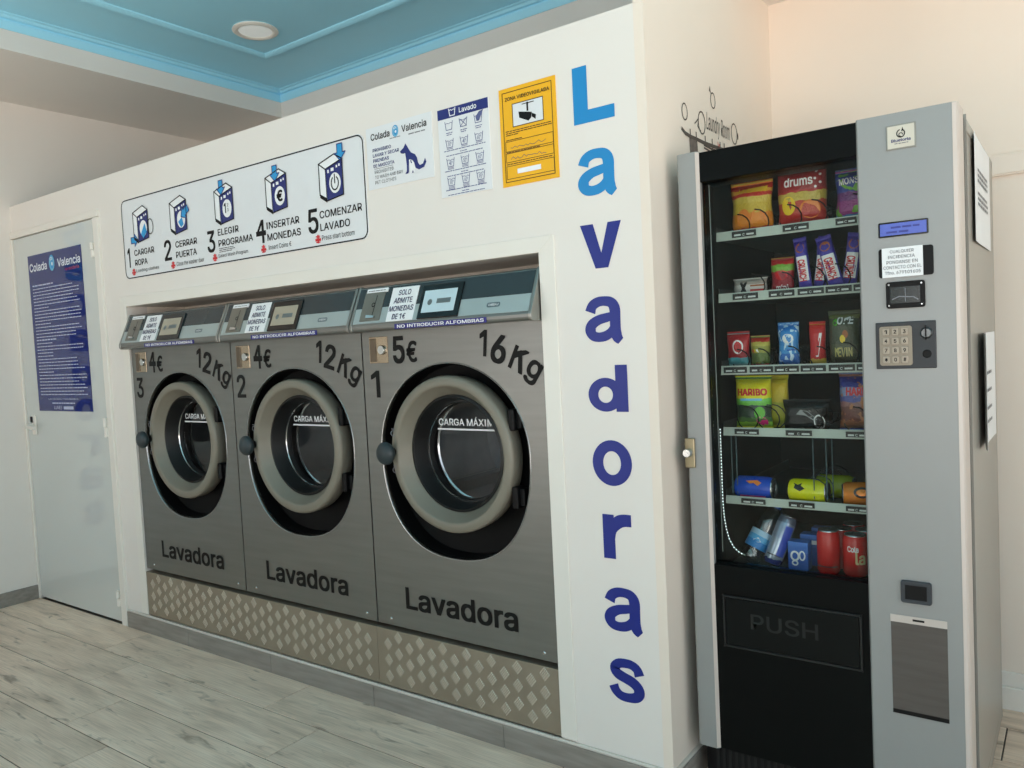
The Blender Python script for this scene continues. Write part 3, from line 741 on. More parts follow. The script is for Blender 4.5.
def washer(cx, num, price, cap, screen, label):
    T = thing('washing_machine', (cx, 0, .31), label, 'washing machine', 'coin-operated washers in the partition')
    hw = WW/2-.003; fy = .004; z0, z1 = .322, 1.392
    C = contour()
    # front panel with the shaped opening
    vs = []; fs = []; n = len(C)
    def outer(px, pz):
        L = max(abs(px)/hw, (pz/(z1-CZ) if pz > 0 else -pz/(CZ-z0))); return (px/L, pz/L)
    ang = sorted([(math.atan2(pz, px), (px, pz)) for px, pz in C]+[(math.atan2(b, a), None) for a in (-hw, hw) for b in (z1-CZ, z0-CZ)], key=lambda q: q[0])
    def on_c(t):
        # point of the opening in direction t
        best = None
        for i in range(n):
            p, q = C[i], C[(i+1) % n]
            d = (q[0]-p[0], q[1]-p[1]); r = (math.cos(t), math.sin(t)); den = r[0]*d[1]-r[1]*d[0]
            if abs(den) < 1e-9: continue
            s_ = (p[0]*d[1]-p[1]*d[0])/den; u = (p[0]*r[1]-p[1]*r[0])/den
            if s_ > 0 and -1e-6 <= u <= 1+1e-6: best = (r[0]*s_, r[1]*s_)
        return best
    inn = []; outr = []
    for t, p in ang:
        q = p or on_c(t); inn.append(q); outr.append(outer(math.cos(t), math.sin(t)))
    m = len(inn)
    b = MB(); V_ = [(cx+p[0], fy, CZ+p[1]) for p in inn]+[(cx+p[0], fy, CZ+p[1]) for p in outr]+[(cx+p[0], fy+.03, CZ+p[1]) for p in outr]
    F_ = [(i, (i+1) % m, m+(i+1) % m, m+i) for i in range(m)]+[(m+i, m+(i+1) % m, 2*m+(i+1) % m, 2*m+i) for i in range(m)]
    b.add(V_, F_).build('front_panel', M_steel, T)
    # rolled rim of the opening, then the black well behind the door
    sc = lambda p, k: (p[0]*(1-k/math.hypot(*p)), p[1]*(1-k/math.hypot(*p)))
    def loft(prof, m_, name):
        vs = []; K = len(prof)
        for p in C:
            for ins, y_ in prof:
                q = sc(p, ins); vs.append((cx+q[0], y_, CZ+q[1]))
        MB().add(vs, [(i*K+k, i*K+k+1, ((i+1) % n)*K+k+1, ((i+1) % n)*K+k) for i in range(n) for k in range(K-1)]).build(name, m_, T, smooth=True)
    loft([(-.001, fy), (.0, fy-.0015), (.003, fy-.001), (.006, fy+.004), (.007, fy+.012)], M_rim, 'opening_rim')
    loft([(.007, fy+.012), (.010, .075), (.05, .082), (.13, .082)], mat('well_black', (5, 6, 7), .6, spec=.2), 'door_well')
    # carcass
    MB().box(cx-hw, cx-hw+.01, fy+.03, .8, z0, z1+.02).box(cx+hw-.01, cx+hw, fy+.03, .8, z0, z1+.02).box(cx-hw, cx+hw, .78, .8, z0, z1).box(cx-hw, cx+hw, fy+.03, .8, z0, z0+.012).build('carcass', M_steel, T)
    for sx_ in (-1, 1): MB().box(cx+sx_*.33-.03, cx+sx_*.33+.03, .05, .7, .303, z0).build('foot', M_black, T)
    # door: ring, gasket, glass bowl
    fd = lambda a, b_, h: (cx+a, h, CZ-.005+b_)
    ring = MB().lathe([(.250, .07), (.264, .05), (.267, .004), (.265, -.006), (.259, -.011), (.238, -.0135), (.232, -.011), (.229, -.006), (.205, .028), (.200, .034), (.200, .07)], fd, 64, True).build('door_ring', M_alu, T, smooth=True)
    MB().lathe([(.201, .03), (.192, .026), (.188, .034), (.180, .075), (.168, .098), (.166, .108), (.19, .11), (.201, .07)], fd, 56, True).build('gasket', M_rubber, ring, smooth=True)
    MB().lathe([(.169, .1), (.15, .103), (.0001, .106)], fd, 48).build('door_glass', M_bowl, ring, smooth=True)
    MB().lathe([(.174, .088), (.176, .085), (.172, .083), (.170, .087)], fd, 48, True).build('glass_ring', M_chrome, ring, smooth=True)
    for zz in (.115, -.135):
        MB().box(cx+.246, cx+.268, .004, .05, CZ+zz-.035, CZ+zz+.035).box(cx+.255, cx+.285, .02, .055, CZ+zz-.028, CZ+zz+.028).build('door_hinge', M_black, ring, bevel=.004)
    kb = MB().sphere((cx-.252, -.052, CZ-.004), .040, .024, .041, 20, 12).build('door_knob', mat('slate_knob', (38, 50, 54), .45, noise=.05), ring, smooth=True)
    MB().tube([(cx-.252, -.03, CZ-.004), (cx-.254, -.01, CZ-.004)], .016, 12).build('knob_stem', M_black, ring, smooth=True)
    for zz, s_ in ((.062, 1), (-.068, -1)):
        k = Ink(.0006); k.ring((cx-.249, CZ+zz), .009, .009, .0025, 40, 320, 10); k.line([(cx-.254, CZ+zz+.016), (cx-.240, CZ+zz+.014)], .0025); k.build('turn_mark', wall_map(-.0132), M_greyink, ring)
    # drum behind the glass
    MB().lathe([(.185, .16), (.262, .165), (.268, .18), (.268, .55), (.0001, .56)], fd, 56).build('drum', M_drum, T, smooth=True)
    MB().lathe([(.180, .152), (.186, .148), (.190, .154), (.184, .158)], fd, 48, True).build('drum_lip', M_chrome, T, smooth=True)
    MB().lathe([(.19, .11), (.30, .115), (.30, .155), (.185, .16)], fd, 48).build('tub_front', M_black, T, smooth=True)
    for j in range(3):
        t = math.radians(100+120*j); c_, s_ = math.cos(t), math.sin(t)
        MB().prism([(c_*.266-s_*.03, s_*.266+c_*.03), (c_*.225-s_*.008, s_*.225+c_*.008), (c_*.225+s_*.008, s_*.225-c_*.008), (c_*.266+s_*.03, s_*.266-c_*.03)], lambda u, v, w_: (cx+u, w_, CZ+v), .19, .54).build('drum_lifter', M_drum, T)
    MB().lathe([(.0001, .545), (.05, .545), (.055, .556)], fd, 24).build('drum_hub', M_chrome, T, smooth=True)
    k = Ink(.0006); k.text('CARGA MÁXIMA', cx-.130, cx+.140, CZ+.081, CZ+.112, .014); k.line([(cx-.134, CZ+.068), (cx+.142, CZ+.068)], .006)
    k.build('load_limit_print', wall_map(.0995), M_white, ring)
    # console
    xl = cx-WW/2; X = lambda u: xl+u
    prof = [(.02, 1.392), (-.044, 1.392), (-.050, 1.396), (-.052, 1.402), (-.052, 1.411), A0, B0, (.012, 1.552), (.055, 1.548), (.07, 1.40)]
    con = MB().prism(prof, FYZ, cx-hw+.010, cx+hw-.010).build('console', M_steel, T)
    for s_ in (-1, 1):
        q = [(y_-(.004 if y_ < 0 else 0), z+(.0035 if z > 1.5 else -.002 if z < 1.4 else 0)) for y_, z in prof]
        MB().prism(q, FYZ, cx+s_*hw-(.012 if s_ > 0 else 0), cx+s_*hw+(.012 if s_ < 0 else 0)).build('console_end', mat('console_edge_steel', (150, 150, 145), .3, metal=.8, noise=.03), con, bevel=.002)
    HM = lambda u, v, nn: (u, A0[0]+HD[0]*v+HN[0]*nn, A0[1]+HD[1]*v+HN[1]*nn)
    def plate(name, u0, u1, za, zb, th, m_, parent=con, bev=.001):
        va, vb = hz(za), hz(zb); b = MB().prism([(X(u0), va), (X(u1), va), (X(u1), vb), (X(u0), vb)], HM, 0, th); return b.build(name, m_, parent, bevel=bev)
    plate('pale_band', .016, .780, 1.4195, 1.4735, .0015, M_cons_l)
    plate('dark_band', .016, .780, 1.4735, 1.5445, .0015, M_cons_d)
    cp = plate('coin_plate', .050, .148, 1.428, 1.532, .005, M_coin)
    k = Ink(.0056); k.line([(X(.110), hz(1.447)), (X(.113), hz(1.515))], .003); k.ring((X(.104), hz(1.483)), .007, .007, .003, seg=10); k.build('coin_slot', HM, M_black, cp)
    MB().prism([(X(.085), hz(1.435)), (X(.125), hz(1.435)), (X(.125), hz(1.442)), (X(.085), hz(1.446))], HM, .005, .012).build('coin_lip', M_chrome, cp)
    plate('coin_label', .056, .158, 1.527, 1.541, .0062, M_stick)
    k = Ink(.0068); k.lines(X(.064), X(.15), hz(1.531), .005, num); k.build('coin_label_print', HM, M_greyink, con)
    so = plate('coin_notice', .182, .306, 1.4205, 1.537, .004, M_stick)
    k = Ink(.0046)
    for j, (t_, a, b_) in enumerate((('SOLO', .034, .092), ('ADMITE', .020, .106), ('MONEDAS', .006, .118), ('DE 1€', .028, .090))):
        zt = 1.527-.0275*j; k.text(t_, X(.182+a), X(.182+b_), hz(zt-.019), hz(zt), .016)
    k.build('coin_notice_print', HM, mat('notice_ink', (40, 42, 84), .5), so)
    bz = plate('screen_bezel', .328, .505, 1.4195, 1.532, .007, M_blackgl, bev=.002)
    plate('screen', .344, .485, 1.4385, 1.512, .0078, screen, bz, 0)
    k = Ink(.0084); k.disc((X(.375), hz(1.472)), .010, .011); k.rect(X(.405), X(.465), hz(1.466), hz(1.482)); k.build('screen_icons', HM, mat('screen_ink', (96, 108, 110), .4), bz)
    k = Ink(.002); k.poly([(p, q) for p, q in rrect(X(.616), X(.668), hz(1.440), hz(1.455), .006, 4)]); k.build('maker_badge', HM, mat('badge_grey', (104, 118, 124), .3, metal=.5), con)
    k = Ink(.0024); k.text('GIRBAU', X(.622), X(.662), hz(1.4440), hz(1.4510), .01); k.build('maker_badge_print', HM, M_stick, con)
    MB().box(X(.225), X(.622), -.0536, -.052, 1.3935, 1.411).build('carpet_warning', M_strip, con)
    k = Ink(.0006); k.text('NO INTRODUCIR ALFOMBRAS', X(.238), X(.612), 1.3968, 1.4078, .016); k.build('carpet_warning_print', wall_map(-.0536), M_white, con)
    # price, number, capacity and name in black vinyl
    FM = wall_map(fy)
    lk = MB().box(X(.040), X(.132), fy-.003, fy, 1.278, 1.373).build('lock_plate', M_copper, T, bevel=.002)
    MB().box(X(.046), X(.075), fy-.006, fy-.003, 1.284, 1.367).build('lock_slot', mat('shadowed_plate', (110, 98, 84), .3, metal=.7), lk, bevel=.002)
    MB().lathe([(.0001, -.012), (.015, -.012), (.017, -.008), (.017, .0)], lambda a, b_, h: (X(.106)+a, fy+h, 1.325+b_), 16).build('lock_barrel', M_chrome, lk, smooth=True)
    k = Ink(); k.text(price, X(.155), X(.212), 1.274, 1.371, .022); k.build('price_figure', FM, M_vinylk, T)
    k = Ink(); k.text('€', X(.220), X(.270), 1.277, 1.352, .02); k.build('euro_sign', FM, M_vinylk, T)
    k = Ink(); w_ = .022 if num == 1 else .030; k.text(str(num), X(.060-w_), X(.060+w_), 1.155, 1.252, .016); k.build('machine_number', FM, M_vinylk, T)
    k = Ink()
    k.text(cap[0], X(.545), X(.575), 1.288, 1.374, .022, rot=-.10).text(cap[1], X(.592), X(.652), 1.262, 1.356, .022, rot=-.24)
    k.text('K', X(.668), X(.728), 1.234, 1.312, .020, rot=-.48).text('g', X(.722), X(.775), 1.192, 1.272, .020, rot=-.62)
    k.build('capacity_lettering', FM, M_vinylk, T)
    k = Ink(); k.text('Lavadora', X(.150), X(.645), .394, .474, .020); k.build('name_lettering', FM, M_vinylk, T)
    for u in (.07, .74):
        MB().lathe([(.0001, -.0025), (.004, -.0025), (.006, 0)], lambda a, b_, h: (X(u)+a, fy+h, .345+b_), 10).build('screw', M_chrome, T, smooth=True)
    return T
X0W = -2.763
washer(X0W+WW*.5, 3, '4', '12', M_scr_off, 'steel 12 kg washing machine numbered 3, nearest the service door')
washer(X0W+WW*1.5, 2, '4', '12', M_scr_off, 'steel 12 kg washing machine numbered 2, middle of the row')
washer(X0W+WW*2.5, 1, '5', '16', M_scr_on, 'steel 16 kg washing machine numbered 1, nearest the tall blue word')

# ------------------------------------------------------------------ tread plates
M_tread = mat('aluminium_tread', (158, 148, 132), .42, metal=.6, noise=.08, nscale=10, bump=.08)
M_lug = mat('pale_lug', (232, 224, 210), .35, metal=.55, noise=.05)  # paler metal tone than the plate
def lug_mesh():
    b = MB(); hw, hh = .0235, .0275
    for i in range(5):
        # bars run parallel to the upper-left edge of the diamond
        t = (i-2)/5*.92
        a = Vector((t*hw-hw*.42, t*-hh-hh*.42)); c = Vector((t*hw+hw*.42, t*-hh+hh*.42))
        d = (c-a).normalized(); nrm = Vector((-d.y, d.x))*.0019
        q = [a+nrm, a-nrm, c-nrm, c+nrm]; ins = [a+nrm*.4+d*.002, a-nrm*.4+d*.002, c-nrm*.4-d*.002, c+nrm*.4-d*.002]
        b.add([(p.x, 0, p.y) for p in q]+[(p.x, -.0022, p.y) for p in ins], [(4, 5, 6, 7)]+[(j, (j+1) % 4, 4+(j+1) % 4, 4+j) for j in range(4)])
    me = bpy.data.meshes.new('tread_lug'); me.from_pydata(b.v, [], b.f); me.materials.append(M_lug); return me
LUG = lug_mesh()
for xa, xb, lab in ((-2.763, -1.1745, 'long diamond tread plate under washers 3 and 2'), (-1.1725, -.374, 'short diamond tread plate under washer 1')):
    T = thing('tread_plate', ((xa+xb)/2, -.002, .095), lab, 'tread plate', 'tread plates under the washers')
    MB().prism([(.010, .093), (-.002, .093), (-.002, .305), (.05, .307), (.05, .3045), (.010, .302)], FYZ, xa, xb).build('plate', M_tread, T)
    c0 = math.ceil((xa+.02+2.763)/.053); j = c0
    while -2.763+j*.053 < xb-.015:
        x = -2.763+j*.053+.002
        for r in range(4):
            z = .280-.060*r-(.030 if j % 2 else 0)
            if z < .112: continue
            o = bpy.data.objects.new('tread_lug', LUG); COL.objects.link(o); o.parent = T; o.location = (x-(xa+xb)/2, -.0001, z-.095)
        j += 1

# ------------------------------------------------------------------ vending machine
VF, VB = .092, .945
VX0, VX1, VZ = .038, .730, 1.827
M_vgrey = mat('vending_grey_paint', (150, 152, 151), .42, metal=.25, noise=.02, nscale=4, bump=.03)
M_vside = mat('vending_side_paint', (152, 148, 140), .3, noise=.02, nscale=3, bump=.03, spec=.6)
M_vedge = mat('vending_pale_edge', (196, 186, 178), .35, noise=.02)
M_vblk = mat('vending_black_panel', (5, 8, 8), .45, noise=.05, spec=.12)
M_int = mat('vending_interior', (14, 16, 16), .6, noise=.08)
M_coil = mat('coil_wire', (26, 27, 28), .4, metal=.4, noise=.05)
M_rail = mat('label_rail', (176, 186, 176), .4, noise=.02)
M_tag = mat('price_tag', (22, 24, 24), .4, noise=.05)
M_tagp = mat('price_tag_print', (196, 204, 200), .4)
VM = thing('vending_machine', ((VX0+VX1)/2, .5, 0), 'tall silver and black snack vending machine with lit glass front', 'vending machine')
# cabinet
MB().box(.044, .066, .219, VB, .03, 1.822).box(.700, .729, .234, VB, .03, 1.822).box(.044, .729, .234, VB, 1.796, 1.822).box(.044, .729, .234, VB, .03, .07).box(.044, .729, VB-.02, VB, .03, 1.822).build('cabinet', M_vside, VM, bevel=.004)
for fx in (.09, .68):
    for fy_ in (.28, .86): MB().lathe([(.0001, 0), (.022, 0), (.022, .012), (.012, .014), (.012, .032)], lambda a, b, h: (fx+a, fy_+b, h), 12).build('foot', M_black, VM)
MB().box(.066, .069, .20, VB-.02, .60, 1.796).box(.62, .623, .20, VB-.02, .60, 1.796).box(.066, .623, .84, .845, .60, 1.796).box(.066, .623, .2, .845, 1.786, 1.796).box(.066, .623, .2, .845, .60, .604).build('interior', M_int, VM)
for i in range(24):
    z = 1.70-i*.042; MB().box(.0688, .0696, .232, .238, z, z+.012).build('rack_slot', mat('slot_glint', (150, 158, 156), .4), VM)
# door frame: left stile, header, lower panel, control panel, kick plate
ls = MB().prism([(VX0, .118), (VX0, VF+.008), (VX0+.006, VF), (.094, VF), (.102, VF+.008), (.102, .118)], lambda u, v, w_: (u, v, w_), .137, VZ).build('left_stile', M_vgrey, VM)
MB().prism([(.0944, VF-.0005), (.0955, VF-.0007), (.1032, VF+.0076), (.1020, VF+.0085)], lambda u, v, w_: (u, v, w_), .139, VZ-.002).build('pale_edge', M_vedge, ls)
MB().box(.046, .1005, .1185, .20, .14, 1.815).build('door_liner', M_vblk, VM)
lk = MB().box(.034, .064, VF-.008, VF, .946, 1.031).build('lock_plate', mat('brass_nickel', (156, 146, 120), .3, metal=.8, noise=.06), ls, bevel=.003)
MB().lathe([(.0001, -.02), (.011, -.02), (.013, -.014), (.013, 0)], lambda a, b, h: (.047+a, VF-.006+h, .99+b), 16).build('lock_barrel', M_chrome, lk, smooth=True)
MB().box(.102, .511, VF+.010, .20, 1.743, VZ-.002).build('header_panel', M_vblk, VM, bevel=.002)
lp = MB().box(.102, .511, VF+.008, .120, .137, .672).build('lower_panel', M_vblk, VM, bevel=.002)
MB().box(.126, .493, VF+.002, VF+.008, .441, .447).box(.126, .493, VF+.002, VF+.008, .583, .589).box(.126, .132, VF+.002, VF+.008, .441, .589).box(.487, .493, VF+.002, VF+.008, .441, .589).build('flap_frame', mat('dark_frame_edge', (14, 18, 20), .3, noise=.05), lp, bevel=.0015)
pf = MB().box(.133, .486, VF+.003, VF+.0075, .448, .582).build('push_flap', mat('push_flap_black', (6, 10, 11), .3, noise=.05, spec=.2), lp, bevel=.002)
k = Ink(.0012); k.text('PUSH', .205, .385, .503, .547, .010); k.build('push_lettering', wall_map(VF+.003), mat('push_lettering_black', (16, 21, 23), .3), pf)
MB().box(.102, .511, .1205, .136, .660, .675).build('sill', M_vblk, VM, bevel=.002)
cp = MB().prism([(.511, .185), (.511, VF+.004), (.515, VF), (.719, VF), (.727, VF+.004), (.731, VF+.012), (.731, .185)], lambda u, v, w_: (u, v, w_), .137, VZ).build('control_panel', M_vgrey, VM)
MB().prism([(.7195, VF-.0006), (.7275, VF+.0036), (.7316, VF+.0118), (.7316, .184), (.7308, .184), (.7308, .106), (.7268, VF+.0046), (.7189, VF+.0004)], lambda u, v, w_: (u, v, w_), .139, VZ-.001).build('pale_edge', M_vedge, cp)
MB().box(.060, .100, .2005, .216, .14, 1.815).box(.625, .7275, .1855, .232, .14, 1.815).box(.100, .625, .2005, .216, 1.755, 1.815).box(.100, .625, .2005, .216, .14, .60).build('door_seal', M_black, VM)
kp_ = MB().box(.045, .726, .135, .215, .025, .134).build('kick_plate', M_black, VM, bevel=.003)
for i in range(34):
    x = .075+i*.0185; MB().box(x, x+.009, .1335, .1352, .035, .118).build('vent_slot', mat('slot_black', (3, 4, 4), .7), kp_)
# glass
MB().box(.103, .511, .128, .133, .676, 1.743).build('glass_pane', glass_mat('vending_glass', (.93, .95, .94), 1., .02, .016), VM)
# controls
CPM = wall_map(VF)
bp_ = MB().box(.580, .644, VF-.003, VF, 1.740, 1.798).build('brand_plate', mat('plate_rim', (150, 148, 140), .35, metal=.4), cp, bevel=.001)
Ink(.0034).rect(.583, .641, 1.743, 1.795).build('brand_plate_face', CPM, mat('plate_face', (206, 200, 186), .35), bp_)
k = Ink(.004); k.ring((.612, 1.776), .0085, .009, .0022, 110, 420, 16); k.ring((.612, 1.773), .004, .004, .0016, 0, 270, 10); k.poly([(.613, 1.78), (.616, 1.791), (.618, 1.782)]); k.build('brand_emblem', CPM, M_ink, bp_)
k = Ink(.004); k.text('Bluetorta', .591, .633, 1.757, 1.764, .014); k.build('brand_lettering', CPM, M_navy, bp_)
k = Ink(.004); k.lines(.598, .628, 1.752, .003, 4); k.build('brand_small_print', CPM, M_greyink, bp_)
dp = MB().prism(rrect(.557, .666, 1.534, 1.570, .003), FXZ, VF-.002, VF).build('display', M_blackgl, cp)
Ink(.0026).rect(.561, .662, 1.538, 1.566).build('display_screen', CPM, mat('blue_lcd', (76, 92, 170), .25, emit=.35, noise=.05, nscale=30), dp)
k = Ink(.003); k.lines(.585, .65, 1.554, .007, 9).lines(.575, .625, 1.543, .007, 10); k.build('display_text', CPM, mat('lcd_text', (50, 60, 140), .3), dp)
ns = MB().prism(rrect(.556, .675, 1.437, 1.507, .006), FXZ, VF-.002, VF).build('note_slot', M_black, cp)
MB().box(.564, .653, VF-.005, VF-.0024, 1.437, 1.508).build('incident_notice', M_paper, ns)
k = Ink(.0056)
for j, (t_, a, b_) in enumerate((('CUALQUIER', .582, .634), ('INCIDENCIA', .578, .636), ('PONGANSE EN', .574, .642), ('CONTACTO CON EL', .567, .650), ('Tfno. 679101605', .570, .648))):
    k.text(t_, a, b_, 1.494-.0125*j, 1.502-.0125*j, .006)
k.build('incident_notice_print', CPM, M_greyink, ns)
rd = MB().prism(rrect(.571, .656, 1.362, 1.426, .006), FXZ, VF-.006, VF).build('card_reader', M_black, cp, bevel=.001)
MB().box(.581, .646, VF-.0075, VF-.0055, 1.374, 1.413).build('reader_window', mat('reader_grey', (38, 44, 44), .15), rd)
for x in (.578, .649):
    for z in (1.369, 1.419): MB().lathe([(.0001, -.0085), (.002, -.0085), (.003, -.006)], lambda a, b, h: (x+a, VF+h, z+b), 8).build('screw', M_chrome, rd)
k = Ink(.008); k.line([(.586, 1.384), (.600, 1.390), (.632, 1.387), (.641, 1.381)], .0025).line([(.614, 1.378), (.614, 1.409)], .0015); k.build('reader_marks', CPM, M_greyink, rd)
kp2 = MB().box(.545, .677, VF-.004, VF, 1.216, 1.329).build('keypad_panel', mat('keypad_panel_grey', (44, 48, 52), .45, metal=.1, noise=.04), cp, bevel=.002)
MB().prism(rrect(.554, .626, 1.224, 1.319, .006), FXZ, VF-.006, VF-.004).build('keypad_plate', mat('keypad_plate_steel', (140, 132, 118), .4, metal=.4, noise=.05), kp2)
for r_ in range(4):
    for c_ in range(3):
        x = .566+.0205*c_+.003; z = 1.306-.0225*r_
        kk = MB().prism(rrect(x-.0078, x+.0078, z-.0085, z+.0085, .003, 3), FXZ, VF-.0095, VF-.006).build('key', mat('key_steel', (156, 148, 134), .35, metal=.4, noise=.05), kp2, bevel=.001)
        Ink(.010).text('123456789*0#'[r_*3+c_], x-.003, x+.003, z-.0045, z+.0045, .02).build('key_figure', CPM, M_ink, kk)
MB().lathe([(.0001, -.010), (.010, -.010), (.013, -.006), (.014, -.004)], lambda a, b, h: (.6565+a, VF+h, 1.300+b), 20).build('coin_slot', mat('coin_slot_steel', (110, 114, 116), .35, metal=.9), kp2, smooth=True)
MB().box(.6545, .6575, VF-.012, VF-.0095, 1.283, 1.318).build('coin_slit', M_black, kp2)
MB().lathe([(.0001, -.006), (.008, -.006), (.010, -.004)], lambda a, b, h: (.657+a, VF+h, 1.250+b), 18).build('return_button', M_black, kp2, smooth=True)
rc = MB().prism(rrect(.587, .655, .641, .696, .006), FXZ, VF-.008, VF).build('change_cup', mat('cup_grey', (48, 54, 60), .4, noise=.05), cp, bevel=.001)
MB().box(.597, .645, VF-.0090, VF-.0075, .651, .686).build('cup_opening', M_black, rc)
cb = MB().box(.561, .686, VF-.0015, VF, .588, .606).build('cash_box_cover', M_vedge, cp)
MB().box(.611, .637, VF-.0022, VF-.0012, .595, .600).build('cash_box_grip', M_black, cb)
MB().box(.562, .686, VF-.001, VF, .359, .588).build('cash_box_door', mat('brown_grey_film', (84, 78, 74), .4, noise=.1, nscale=8, stretch=(1, 1, 12)), cb)
MB().box(.562, .686, VF-.002, VF, .356, .366).build('cash_box_edge', M_black, cb)
# LED strip inside the window, the lower end hanging loose
M_led = mat('led_bead', (226, 240, 240), .3, emit=1.6)
path = [(.1165, .150, 1.05-.03*i) for i in range(7)]+[(.117, .150, .84), (.119, .150, .80), (.124, .150, .765), (.132, .150, .735), (.145, .150, .712), (.160, .150, .700), (.176, .150, .6935)]
led = MB().tube(path, .0015, 6).build('led_cable', mat('clear_cable', (110, 120, 120), .3), VM)
Pv = [Vector(p) for p in path]
def along(d):
    for a, b in zip(Pv[:-1], Pv[1:]):
        L = (b-a).length
        if d <= L: return a+(b-a)*(d/L)
        d -= L
    return Pv[-1]
tot = sum((b-a).length for a, b in zip(Pv[:-1], Pv[1:])); me0 = None
for i in range(int(tot/.009)):
    p = along(i*.009)
    if me0 is None:
        o = MB().sphere((0, 0, 0), .0019, .0019, .0019, 6, 4).build('led_bead', M_led, None); me0 = o.data; bpy.data.objects.remove(o)
    o = bpy.data.objects.new('led_bead', me0); COL.objects.link(o); o.parent = led; o.location = p-root_loc(VM)-Vector((0, -.0022, 0))*-1
MB().tube([(.113, .140, 1.74), (.114, .140, 1.0), (.1145, .140, .700)], .0015, 5).build('window_wire', mat('clear_cable', (150, 160, 160), .3), VM)

# trays with label rails, price tags and spirals
tagrow = {1: ((732, 756), (783, 809), (836, 857)), 2: ((733, 758), (769, 794.6), (798, 824), (826, 852), (854, 874)), 3: ((724, 747), (750, 773), (775, 799), (801, 826), (829, 855), (857, 875)),
          4: ((735, 759), (786, 812), (846, 868)), 5: ((741.7, 765.6), (789, 814.6), (846, 868))}
ROWZ = {1: (1.586, 1.612), 2: (1.411, 1.437), 3: (1.203, 1.229), 4: (1.027, 1.051), 5: (.828, .851)}
YPX = {1: 230, 2: 295, 3: 369, 4: 432, 5: 502}
def row_x(r, px): return onY(px, YPX[r], .196).x
COILS = {1: [(.165, .030), (.215, .034), (.305, .034), (.370, .036), (.475, .036)], 2: [(.200, .032), (.285, .030), (.36, .035), (.425, .035)],
         3: [(.150, .030), (.212, .030), (.295, .032), (.372, .030), (.440, .034)], 4: [(.165, .036), (.225, .036), (.34, .036), (.46, .036)], 5: [(.350, .036)]}
TRAY = {}
for r_ in range(1, 6):
    T = MB().box(.107, .600, .2, .80, ROWZ[r_][0]+.004, ROWZ[r_][0]+.010).box(.107, .110, .2, .80, ROWZ[r_][0]+.01, ROWZ[r_][0]+.04).build('tray', mat('tray_grey', (62, 66, 65), .5, metal=.3), VM)
    z0, z1 = ROWZ[r_]; TRAY[r_] = z0+.010
    MB().prism([(.196, z0), (.199, z1), (.202, z1), (.202, z0)], FYZ, .107, .600).build('label_rail', M_rail, T)
    for i, (a, b) in enumerate(tagrow[r_]):
        xa, xb = row_x(r_, a), row_x(r_, b)
        t = MB().box(xa, xb, .1925, .196, z0+.005, z1-.004).build('price_tag', M_tag, T)
        k = Ink(.0006); zm = (z0+z1)/2-.0055; w_ = xb-xa; k.lines(xa+w_*.10, xa+w_*.38, zm+.0015, .0075, i); k.ring((xa+w_*.50, zm+.004), .003, .003, .001, 40, 320, 8); k.lines(xa+w_*.62, xa+w_*.92, zm+.0015, .0075, i+5)
        k.build('price_print', wall_map(.1925), M_tagp, T)
    for x, rr in COILS[r_]:
        pts = [(x+rr*math.sin(2*math.pi*i/14), .212+.30*i/70, z0+.012+rr+rr*math.cos(2*math.pi*i/14)) for i in range(71)]
        MB().tube(pts, .0018, 4).build('spiral', M_coil, T, smooth=True)
bin_ = MB().box(.107, .600, .142, .80, .638, .645).build('tray', MATS['tray_grey'], VM); TRAY[6] = .645
for x in (.122, .136, .352, .386, .402):
    MB().box(x, x+.0025, .213, .216, .855, 1.03).build('column_guide', mat('clear_acrylic', (74, 92, 98), .12), VM)

